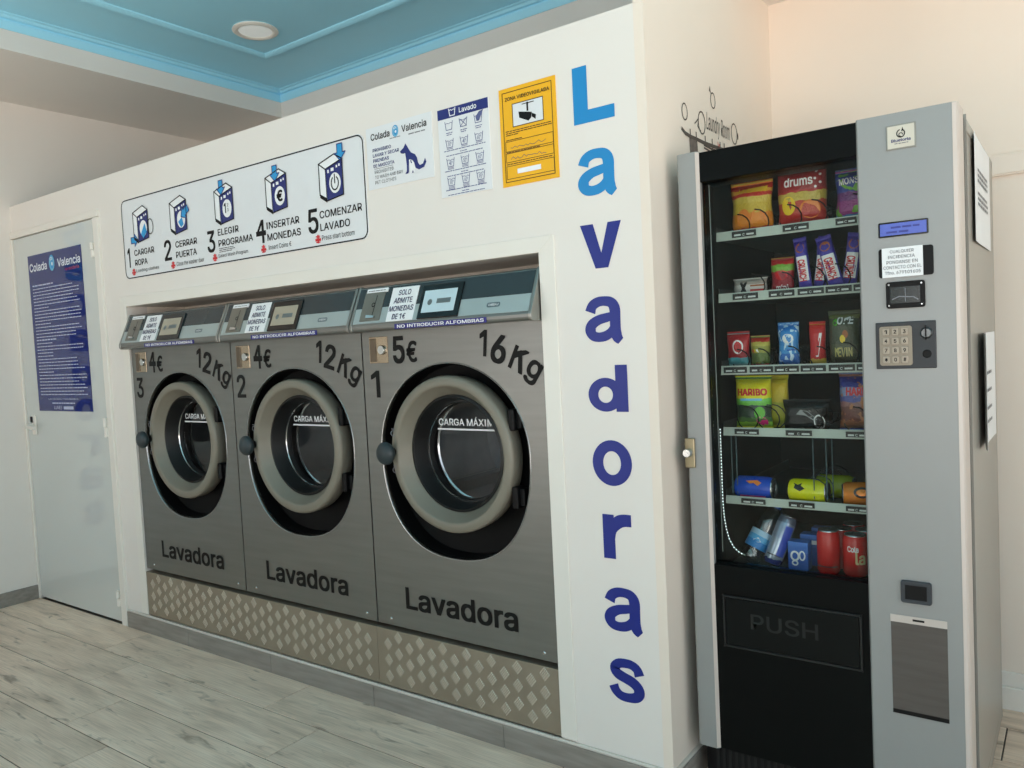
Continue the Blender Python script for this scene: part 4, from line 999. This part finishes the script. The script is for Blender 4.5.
# ---- products
def ramp_mat(name, stops, rough=.28, metal=.0, noise=.03, blobs=None):
    foil = not name.startswith(('can', 'box', 'water'))
    m = bpy.data.materials.new(name); m.use_nodes = True; t = m.node_tree; b = t.nodes['Principled BSDF']
    b.inputs['Roughness'].default_value = rough; b.inputs['Metallic'].default_value = metal
    g = t.nodes.new('ShaderNodeTexCoord'); sp = t.nodes.new('ShaderNodeSeparateXYZ'); n = t.nodes.new('ShaderNodeTexNoise'); n.inputs['Scale'].default_value = 5
    ma = t.nodes.new('ShaderNodeMath'); ma.operation = 'MULTIPLY_ADD'; ma.inputs[1].default_value = noise*3
    t.links.new(g.outputs['Generated'], sp.inputs[0]); t.links.new(g.outputs['Generated'], n.inputs['Vector'])
    sb = t.nodes.new('ShaderNodeMath'); sb.operation = 'SUBTRACT'; sb.inputs[1].default_value = .5
    t.links.new(n.outputs[0], sb.inputs[0]); t.links.new(sb.outputs[0], ma.inputs[0]); t.links.new(sp.outputs[2], ma.inputs[2])
    r = t.nodes.new('ShaderNodeValToRGB'); e = r.color_ramp.elements; r.color_ramp.interpolation = 'CONSTANT'
    while len(e) < len(stops): e.new(.5)
    for q, (p, c) in zip(e, stops): q.position = p; q.color = lin(c)
    t.links.new(ma.outputs[0], r.inputs[0]); col = r.outputs[0]
    if blobs:
        c2, sc, th = blobs; vn = t.nodes.new('ShaderNodeTexNoise'); vn.inputs['Scale'].default_value = sc; vn.inputs['Detail'].default_value = 1
        t.links.new(g.outputs['Generated'], vn.inputs['Vector']); rr = t.nodes.new('ShaderNodeValToRGB'); rr.color_ramp.interpolation = 'CONSTANT'
        rr.color_ramp.elements[0].color = (0, 0, 0, 1); rr.color_ramp.elements[1].position = th; rr.color_ramp.elements[1].color = (1, 1, 1, 1)
        t.links.new(vn.outputs[0], rr.inputs[0]); mx = t.nodes.new('ShaderNodeMix'); mx.data_type = 'RGBA'; mx.inputs[7].default_value = lin(c2)
        t.links.new(rr.outputs[0], mx.inputs[0]); t.links.new(col, mx.inputs[6]); col = mx.outputs[2]
    t.links.new(col, b.inputs['Base Color'])
    cn = t.nodes.new('ShaderNodeTexNoise'); cn.inputs['Scale'].default_value = 7; cn.inputs['Detail'].default_value = 3; cn.inputs['Distortion'].default_value = 1.5
    cb_ = t.nodes.new('ShaderNodeBump'); cb_.inputs['Strength'].default_value = .5; cb_.inputs['Distance'].default_value = .006
    t.links.new(g.outputs['Generated'], cn.inputs['Vector']); t.links.new(cn.outputs[0], cb_.inputs['Height'])
    if foil: t.links.new(cb_.outputs[0], b.inputs['Normal'])
    return m
def bag(name, label, cat, x0, x1, z0, h, th, m, prints=(), y=.262, tilt=0., lean=0., sealm=None, group='snacks in the vending machine'):
    """pillow pack: bulged body with flat crimped seals top and bottom; prints = [(text, u0, u1, v0, v1, material, bold)] in 0..1"""
    x0 -= .010; x1 -= .010; h *= 1.05
    w_ = x1-x0; cx = (x0+x1)/2
    T = thing(name, (cx, y, z0), label, cat, group); T.rotation_euler = (lean, tilt, 0)
    rd_ = random.Random(label); ph = rd_.uniform(0, 6)
    def t_(u, v):
        e = max(0., min(1, (v-.07)/.16))*max(0., min(1, (.93-v)/.16)); e = e*e*(3-2*e)
        return .0012+th/2*e*math.sqrt(max(0, 1-(2*u-1)**2*.96))*(1+.10*math.sin(9*u+7*v+ph))
    ww = lambda v: w_*(1-.09*math.sin(math.pi*v)+.025*math.sin(11*v+ph))
    def grid(va, vb, nu, nv):
        vs = []; fs = []
        for s_ in (-1, 1):
            for j in range(nv+1):
                for i in range(nu+1):
                    u, v = i/nu, va+(vb-va)*j/nv; vs.append(((u-.5)*ww(v), s_*t_(u, v)*(1 if s_ < 0 else .8), v*h))
        N = (nu+1)*(nv+1)
        for s_ in range(2):
            for j in range(nv):
                for i in range(nu):
                    a = s_*N+j*(nu+1)+i; fs.append((a, a+1, a+nu+2, a+nu+1))
        for j in range(nv):
            for i in (0, nu):
                a = j*(nu+1)+i; fs.append((a, a+nu+1, N+a+nu+1, N+a))
        for i in range(nu):
            for j in (0, nv):
                a = j*(nu+1)+i; fs.append((a, a+1, N+a+1, N+a))
        return vs, fs
    def put(vs, fs, nm, m_):
        me = bpy.data.meshes.new(nm); me.from_pydata(vs, [], fs); me.materials.append(m_)
        bm = bmesh.new(); bm.from_mesh(me); bmesh.ops.recalc_face_normals(bm, faces=bm.faces); bm.to_mesh(me); bm.free()
        for p in me.polygons: p.use_smooth = True
        o = bpy.data.objects.new(nm, me); COL.objects.link(o); o.parent = T; return o
    body = put(*grid(.07, .93, 10, 12), 'pack_body', m)
    for va, vb in ((0, .07), (.93, 1)): put(*grid(va, vb, 10, 1), 'end_seal', sealm or m)
    for q in prints:
        t0, u0, u1, v0, v1, m_, bo = q[:7]
        k = Ink(.0008)
        if t0 == 'disc': k.disc(((u0+u1)/2, (v0+v1)/2), (u1-u0)/2, (v1-v0)/2)
        elif t0 == 'rect':
            nu = 6
            for i in range(nu): k.rect(u0+(u1-u0)*i/nu, u0+(u1-u0)*(i+1)/nu, v0, v1)
        elif t0 == 'poly': k.poly(u0); 
        else: k.text(t0, u0, u1, v0, v1, bo, rot=0.)
        mesh = bpy.data.meshes.new('pack_print')
        mesh.from_pydata([((u-.5)*ww(v), -t_(min(1, max(0, u)), v)-.0008-e_, v*h) for u, v, e_ in k.v], [], k.f); mesh.materials.append(m_)
        o = bpy.data.objects.new('pack_print', mesh); COL.objects.link(o); o.parent = T
    return T
I = lambda n, c: mat(n, c, .35, noise=.02)
I_w = I('print_white', (236, 238, 238)); I_r = I('print_red', (200, 24, 34)); I_y = I('print_yellow', (240, 205, 40)); I_b = I('print_blue', (30, 70, 180)); I_o = I('print_orange', (228, 130, 40)); I_k = I('print_black', (24, 24, 26)); I_g = I('print_green', (90, 180, 40)); I_p = I('print_pink', (225, 40, 130)); I_br = I('print_brown', (165, 96, 50)); I_lb = I('print_light_blue', (120, 190, 235))
# row 1
bag('crisp_packet', 'yellow and red crisp packet on the top shelf, leftmost', 'crisps', .142, .263, TRAY[1], .150, .05, ramp_mat('crisps_yellow', [(0, (196, 40, 30)), (.10, (226, 140, 40)), (.40, (206, 180, 60)), (.62, (210, 190, 80)), (.74, (190, 50, 40)), (.82, (220, 170, 50)), (.90, (186, 36, 30))]), [('rect', .22, .9, .78, .88, I_y, 0), ('disc', .18, .5, .18, .5, I_o, 0), ('disc', .5, .88, .14, .46, I_o, 0)])
bag('crisp_packet', 'large red crisp packet with white dots in the middle of the top shelf', 'crisps', .274, .412, TRAY[1], .172, .06, ramp_mat('crisps_red', [(0, (178, 44, 40)), (.22, (190, 70, 50)), (.42, (200, 180, 80)), (.58, (176, 50, 48)), (.62, (150, 40, 44))]),
    [('drums', .18, .78, .66, .80, I_w, .02), ('disc', .10, .42, .24, .52, I_y, 0), ('disc', .50, .92, .16, .44, I_o, 0)]+[('disc', .80+.09*(i % 2), .85+.09*(i % 2), .60+.06*i, .64+.06*i, I_w, 0) for i in range(5)]+[('disc', .36+.14*i, .42+.14*i, .09, .13, I_w, 0) for i in range(4)])
bag('crisp_packet', 'blue and purple crisp packet on the top shelf, half behind the control panel', 'crisps', .430, .540, TRAY[1], .142, .05, ramp_mat('crisps_blue', [(0, (60, 140, 200)), (.12, (150, 60, 130)), (.40, (110, 50, 120)), (.58, (50, 70, 150)), (.9, (36, 50, 130))], blobs=((110, 170, 60), 4, .60)), [('MONSTER', .10, .92, .70, .82, I_w, .02)])
# row 2
bag('wafer_pack', 'small white and brown wafer pack lying on the second shelf', 'snack', .139, .240, TRAY[2], .055, .035, ramp_mat('wafer_white', [(0, (190, 190, 186)), (.35, (210, 206, 200)), (.7, (170, 160, 150))]), [('X', .22, .46, .18, .82, I_k, .05), ('rect', .55, .95, .30, .42, I_r, 0), ('rect', .55, .95, .56, .64, I_br, 0)])
bag('sweet_bag', 'small red sweet bag with green top on the second shelf', 'sweets', .250, .316, TRAY[2], .102, .035, ramp_mat('sweets_red', [(0, (150, 24, 40)), (.6, (170, 34, 46)), (.66, (120, 170, 60)), (.86, (200, 40, 44))]), [('disc', .22, .78, .40, .66, I_r, 0), ('mini', .25, .80, .14, .28, I_w, .02)])
M_cr = ramp_mat('bar_violet', [(0, (70, 60, 170)), (.5, (60, 50, 160)), (.82, (56, 46, 150))])
for x0, x1, tl, lab in ((.332, .368, -.10, 'violet chocolate bar standing on the second shelf, leftmost of the bars'), (.360, .394, .12, 'violet chocolate bar leaning left on the second shelf, second of the bars'),
                        (.412, .454, -.24, 'violet chocolate bar tilted across the second shelf, largest label of the bars'), (.432, .472, .16, 'violet chocolate bar at the right end of the second shelf')):
    T = bag('chocolate_bar', lab, 'chocolate bar', x0, x1, TRAY[2]+.001, .148, .022, M_cr, [('rect', .10, .92, .22, .66, I_w, 0), ('disc', .15, .85, .72, .90, I_br, 0)], tilt=tl, y=.250 if tl < 0 else .274)
    v_, f_ = glyphs('CRUNCH', .03); a0 = min(p[0] for p in v_); a1 = max(p[0] for p in v_); hh = max(p[1] for p in v_)
    me = bpy.data.meshes.new('pack_print'); wd = x1-x0
    me.from_pydata([((p[1]/hh-.5)*wd*.52, -.0135-p[2], .093-(p[0]-a0)/(a1-a0)*.060) for p in v_], [], f_); me.materials.append(I_r)
    o = bpy.data.objects.new('pack_print', me); COL.objects.link(o); o.parent = T
# row 3
bag('sweet_bag', 'small red and teal sweet bag at the left of the third shelf', 'sweets', .114, .182, TRAY[3], .108, .035, ramp_mat('sweets_teal', [(0, (120, 170, 170)), (.12, (60, 140, 150)), (.30, (150, 36, 46)), (.5, (176, 36, 44)), (.9, (190, 40, 46))]), [('disc', .30, .80, .42, .78, I_w, 0), ('disc', .36, .74, .47, .73, I_r, 0)])
bag('sweet_bag', 'small rainbow sweet bag next to the red and teal bag', 'sweets', .184, .241, TRAY[3], .094, .032, ramp_mat('sweets_rainbow', [(0, (160, 40, 40)), (.12, (90, 110, 50)), (.5, (150, 150, 60)), (.72, (190, 180, 80)), (.86, (190, 50, 40))]), [('poly', [(.2, .6), (.32, .6), (.6, .2), (.45, .2)], 0, 0, 0, I_y, 0), ('poly', [(.34, .6), (.44, .6), (.72, .2), (.62, .2)], 0, 0, 0, I_w, 0), ('poly', [(.1, .6), (.19, .6), (.44, .2), (.34, .2)], 0, 0, 0, I_r, 0)])
bag('sweet_bag', 'blue and white sweet bag in the middle of the third shelf', 'sweets', .264, .323, TRAY[3], .126, .035, ramp_mat('sweets_blue', [(0, (50, 110, 190)), (.3, (70, 150, 215)), (.5, (60, 140, 210)), (.85, (40, 120, 200))], blobs=((200, 225, 240), 5, .58)), [('rect', .48, .9, .12, .42, I_b, 0), ('disc', .25, .8, .55, .75, I_w, 0)])
bag('chocolate_bar', 'slim red chocolate pack on the third shelf beside the olive bag', 'chocolate bar', .350, .394, TRAY[3], .124, .028, ramp_mat('pack_red', [(0, (196, 170, 60)), (.16, (190, 40, 40)), (.3, (200, 44, 44)), (.9, (210, 50, 48))]), [('poly', [(.45, .25), (.62, .25), (.85, .75), (.68, .75)], 0, 0, 0, I_w, 0), ('poly', [(.5, .3), (.58, .3), (.76, .68), (.70, .68)], 0, 0, 0, I_r, 0)])
bag('nut_bag', 'olive green nut bag with pale lettering at the right of the third shelf', 'snack', .402, .484, TRAY[3], .148, .045, ramp_mat('nuts_olive', [(0, (66, 70, 54)), (.2, (84, 88, 64)), (.4, (70, 76, 58)), (.92, (110, 116, 66))]), [('OKE', .30, .85, .76, .90, I_w, .03), ('disc', .16, .34, .74, .86, I_g, 0), ('KEVIN', .22, .80, .20, .36, I('print_olive_gold', (190, 180, 110)), .02), ('disc', .40, .58, .44, .58, I_y, 0), ('disc', .48, .68, .52, .66, I_br, 0)])
# row 4
bag('sweet_bag', 'large yellow and green gummy sweet bag on the fourth shelf', 'sweets', .134, .242, TRAY[4], .152, .05, ramp_mat('gummy_yellow', [(0, (150, 210, 60)), (.10, (80, 120, 60)), (.2, (52, 70, 56)), (.46, (110, 190, 70)), (.52, (120, 200, 90)), (.60, (226, 220, 40)), (.92, (216, 216, 50))]), [('HARIBO', .10, .94, .64, .77, I_r, .04), ('rect', .18, .80, .55, .59, I_lb, 0), ('disc', .58, .88, .22, .44, I_g, 0), ('disc', .62, .92, .08, .26, I_p, 0)])
bag('sweet_bag', 'plain yellow sweet bag behind the large gummy bag', 'sweets', .180, .275, TRAY[4], .150, .03, ramp_mat('gummy_back', [(0, (190, 190, 50)), (.5, (220, 200, 50)), (.9, (200, 190, 50))]), y=.31)
bag('gum_pack', 'black foil pack with silver swoosh lying on the fourth shelf', 'snack', .272, .398, TRAY[4], .085, .045, ramp_mat('foil_black', [(0, (22, 24, 26)), (.5, (34, 37, 38)), (.8, (24, 26, 28))], rough=.2), [('poly', [(.30, .55), (.42, .70), (.60, .66), (.80, .40), (.72, .36), (.55, .52)], 0, 0, 0, I('print_silver', (150, 154, 156)), 0), ('disc', .72, .95, .08, .55, I_w, 0), ('disc', .75, .92, .12, .50, I_k, 0)])
bag('sweet_bag', 'blue and brown gummy sweet bag at the right of the fourth shelf', 'sweets', .424, .530, TRAY[4], .156, .05, ramp_mat('gummy_blue', [(0, (150, 100, 70)), (.16, (110, 66, 60)), (.42, (150, 110, 110)), (.52, (70, 80, 150)), (.64, (130, 150, 190)), (.8, (60, 66, 150))], blobs=((180, 120, 80), 6, .62)), [('HARIBO', .20, .96, .62, .76, I_r, .04)])

# cans and bottles
M_canend = mat('can_end', (180, 184, 186), .25, metal=.9, noise=.03)
def can(label, c, axis, r, L, m, text=None, tm=None, cat='drink can', name='drink_can', text_rot=False, group='drinks in the vending machine', deco=None):
    T = thing(name, c, label, cat, group)
    ax = Vector(axis).normalized(); T.rotation_euler = Vector((0, 0, 1)).rotation_difference(ax).to_euler()
    f0 = lambda a, b, h: (a, b, h)
    def put(prof, nm, m_, par=T):
        b = MB().lathe(prof, f0, 28); me = bpy.data.meshes.new(nm); me.from_pydata(b.v, [], b.f); me.materials.append(m_)
        bm = bmesh.new(); bm.from_mesh(me); bmesh.ops.remove_doubles(bm, verts=bm.verts, dist=1e-6); bmesh.ops.recalc_face_normals(bm, faces=bm.faces); bm.to_mesh(me); bm.free()
        for p in me.polygons: p.use_smooth = True
        o = bpy.data.objects.new(nm, me); COL.objects.link(o); o.parent = par; return o
    put([(r*.84, .004), (r, .012), (r, L-.016), (r*.86, L-.004)], 'can_body', m)
    put([(.0001, .010), (r*.7, .008), (r*.78, 0), (r*.84, .004)], 'can_base', M_canend)
    lid = put([(r*.86, L-.004), (r*.86, L), (r*.80, L), (r*.78, L-.004), (.0001, L-.004)], 'can_lid', M_canend)
    b = MB().box(-.004, .004, -.012, .010, L-.003, L-.0015); me = bpy.data.meshes.new('pull_tab'); me.from_pydata(b.v, [], b.f); me.materials.append(M_canend)
    o = bpy.data.objects.new('pull_tab', me); COL.objects.link(o); o.parent = T
    return T
def can_print(T, r, ink, m_, th0, wrap=True, name='can_print'):
    """wraps ink (u = arc length from angle th0, v = height) onto the can wall"""
    me = bpy.data.meshes.new(name)
    me.from_pydata([((r+.0006+e_)*math.cos(th0+u/r), (r+.0006+e_)*math.sin(th0+u/r), v) for u, v, e_ in ink.v], [], ink.f); me.materials.append(m_)
    o = bpy.data.objects.new(name, me); COL.objects.link(o); o.parent = T
def strip(ink, u0, u1, v0, v1, n=8):
    for i in range(n): ink.rect(u0+(u1-u0)*i/n, u0+(u1-u0)*(i+1)/n, v0, v1)
    return ink
# lying cans (axis along X): angle that faces the viewer is local; find it from the rotation
def facing(T, d=Vector((.1, -1, .1))):
    v = T.rotation_euler.to_matrix().inverted() @ d; return math.atan2(v.y, v.x)
yc = .245
T = can('blue drink can lying on the fifth shelf', (.122, yc, TRAY[5]+.033), (1, 0, .0), .033, .112, ramp_mat('can_blue', [(0, (30, 80, 190)), (.5, (24, 72, 186))], rough=.25))
k = Ink(); k.poly([(-.002, .038), (.006, .050), (.004, .062), (.012, .074), (.002, .084), (-.006, .070), (-.004, .055)]); can_print(T, .033, k, I_o, facing(T, Vector((0, -1, .8))))
k = strip(Ink(), -.004, .002, .02, .095); can_print(T, .033, k, I_p, facing(T, Vector((0, -1, -.9))))
T = can('lemon yellow drink can lying in the middle of the fifth shelf', (.276, yc, TRAY[5]+.033), (1, 0, 0), .033, .106, ramp_mat('can_yellow', [(0, (214, 214, 20)), (.5, (206, 210, 24))], rough=.25))
k = Ink(); k.poly([(-.012, .020), (.004, .022), (.012, .038), (.004, .052), (-.004, .040), (-.014, .044), (-.006, .032)]); can_print(T, .033, k, I_k, facing(T, Vector((0, -1, .5))))
T = can('orange drink can lying at the right of the fifth shelf', (.420, yc-.01, TRAY[5]+.033), (1, .25, 0), .033, .115, ramp_mat('can_orange', [(0, (214, 126, 40)), (.5, (206, 116, 34))], rough=.22, metal=.3))
k = Ink(); k.ring((0, .05), .012, .018, .006); can_print(T, .033, k, I_k, facing(T, Vector((0, -1, .3))))
T = can('green yellow drink can lying behind the lemon can', (.330, yc+.075, TRAY[5]+.036), (1, 0, 0), .033, .106, ramp_mat('can_lime', [(0, (150, 170, 30)), (.5, (140, 160, 30))], rough=.25))
# bottom bin: red cans, slim can, boxes, water bottle
M_redcan = ramp_mat('can_red', [(0, (190, 26, 26)), (.5, (196, 30, 28))], rough=.25)
T = can('red drink can standing in front at the bottom, with pale script lettering', (.448, .246, TRAY[6]), (0, 0, 1), .032, .116, M_redcan)
k = Ink(); k.text('la', -.004, .022, .038, .072, .02); can_print(T, .032, k, I('print_cream', (214, 200, 150)), facing(T, Vector((.35, -1, 0))))
k = Ink(); k.text('Cola', -.024, .004, .072, .088, .02); can_print(T, .032, k, I_w, facing(T, Vector((.35, -1, 0))))
T = can('plain red drink can standing beside the blue boxes', (.380, .238, TRAY[6]), (0, 0, 1), .030, .124, M_redcan)
k = strip(Ink(), -.03, .03, .024, .027); can_print(T, .030, k, I_k, facing(T))
for x, y_, lab in ((.398, .306, 'red drink can in the second row, left of the bottom bin'), (.462, .314, 'red drink can in the second row, right of the bottom bin'), (.416, .374, 'red drink can in the third row of the bottom bin, left'), (.484, .382, 'red drink can in the third row of the bottom bin, right')):
    can(lab, (x, y_, TRAY[6]), (0, 0, 1), .032, .116, M_redcan)
T = can('slim silver and blue drink can leaning in the bottom bin', (.222, .232, TRAY[6]+.006), (.30, .34, 1), .0265, .150, ramp_mat('can_slim', [(0, (36, 50, 140)), (.10, (176, 188, 204)), (.55, (160, 172, 196)), (.86, (120, 130, 150))], rough=.2, metal=.5))
k = strip(Ink(), .006, .030, .03, .12); can_print(T, .0265, k, I_b, facing(T))
k = strip(Ink(), -.02, .02, .028, .031); can_print(T, .0265, k, I_k, facing(T))
M_box = ramp_mat('box_blue', [(0, (44, 90, 170)), (.6, (60, 110, 190)), (.85, (70, 120, 200))], rough=.4)
for i, (x, y_, z, lab) in enumerate(((.270, .232, 0, 'blue snack box with white swirl at the front of the bottom bin'), (.288, .290, .010, 'blue snack box behind the front one in the bottom bin'), (.305, .345, .018, 'rearmost blue snack box in the bottom bin'))):
    T = thing('snack_box', (x+.03, y_+.02, TRAY[6]), lab, 'box', 'boxes in the bottom bin')
    MB().box(x, x+.056, y_, y_+.04, TRAY[6], TRAY[6]+.080+z).build('carton', M_box, T, bevel=.002)
    k = Ink(.0008); zz = TRAY[6]
    if i == 0: k.ring((x+.020, zz+.040), .010, .012, .005); k.ring((x+.040, zz+.042), .007, .012, .004); k.ring((x+.02, zz+.02), .007, .006, .004)
    else: k.rect(x+.004, x+.052, zz+.062, zz+.074)
    k.build('carton_print', wall_map(y_), I_w, T)
WB = thing('water_bottle', (.150, .240, TRAY[6]+.004), 'clear water bottle with blue label leaning in the bottom bin', 'bottle', 'drinks in the vending machine')
WB.rotation_euler = Vector((0, 0, 1)).rotation_difference(Vector((.44, .42, 1)).normalized()).to_euler()
def loc_lathe(prof, nm, m_, par, seg=24):
    b = MB().lathe(prof, lambda a, b_, h: (a, b_, h), seg); me = bpy.data.meshes.new(nm); me.from_pydata(b.v, [], b.f); me.materials.append(m_)
    bm = bmesh.new(); bm.from_mesh(me); bmesh.ops.recalc_face_normals(bm, faces=bm.faces); bm.to_mesh(me); bm.free()
    for p in me.polygons: p.use_smooth = True
    o = bpy.data.objects.new(nm, me); COL.objects.link(o); o.parent = par; return o
loc_lathe([(.0001, .004), (.022, 0), (.031, .006), (.032, .03), (.029, .036), (.032, .044), (.032, .10), (.030, .112), (.032, .12), (.030, .14), (.020, .165), (.0135, .178), (.0135, .186)], 'bottle_body', glass_mat('clear_plastic', (.52, .60, .64), 1., .12, .16), WB)
loc_lathe([(.0325, .046), (.0328, .05), (.0328, .096), (.0325, .10)], 'bottle_label', ramp_mat('water_label', [(0, (40, 130, 200)), (.4, (90, 170, 220)), (.7, (170, 205, 230))], rough=.35), WB)
loc_lathe([(.0145, .178), (.0145, .193), (.0001, .194)], 'bottle_cap', mat('blue_cap', (40, 90, 180), .4), WB)
k = Ink(); k.poly([(-.012, .066), (0, .078), (.012, .068), (.004, .064)]); can_print(WB, .0328, k, I_w, facing(WB), name='label_print')

# notices on the side of the vending machine
for y0, y1, z0, z1, lab, curl in ((.388, .815, 1.532, 1.815, 'large white paper notice on the upper side of the vending machine', .003), (.440, .862, .970, 1.288, 'curled white paper notice on the lower side of the vending machine', .016)):
    T = thing('paper_notice', (VX1, (y0+y1)/2, z0), lab, 'notice', 'paper notices on the vending machine side')
    n = 10; P = []
    for i in range(n+1):
        u = i/n; yy = y0+(y1-y0)*u; d = .0012+curl*(max(0, .35-u)/.35)**2+curl*.5*max(0, u-.75)
        P.append((yy, d))
    vs = [(.7300+d, yy, z) for z in (z0, z1) for yy, d in P]+[(.7300+d+.0006, yy, z) for z in (z0, z1) for yy, d in P]
    m_ = n+1; fs = []
    for i in range(n):
        fs += [(i, i+1, m_+i+1, m_+i), (2*m_+i, 2*m_+i+1, 3*m_+i+1, 3*m_+i)]
        fs += [(i, i+1, 2*m_+i+1, 2*m_+i), (m_+i, m_+i+1, 3*m_+i+1, 3*m_+i)]
    fs += [(0, m_, 3*m_, 2*m_), (n, m_+n, 3*m_+n, 2*m_+n)]
    MB().add(vs, fs).build('sheet', M_paper, T, smooth=True)
    fn = side_map(.7327); h_ = z1-z0; w_ = y1-y0
    if curl < .01:
        for a, sd in ((.58, 1), (.36, 2)):
            for q in range(3): Ink(.0006).lines(y0+w_*.2, y0+w_*.8, z0+h_*(a+.05*q), .012, sd*10+q).build('notice_line', fn, M_greyink, T)
    else:
        for q, a in enumerate((.62, .46, .30, .18)): Ink(.0006).lines(y0+w_*.42, y0+w_*.72, z0+h_*a, .014, 60+q).build('notice_line', fn, M_greyink, T)
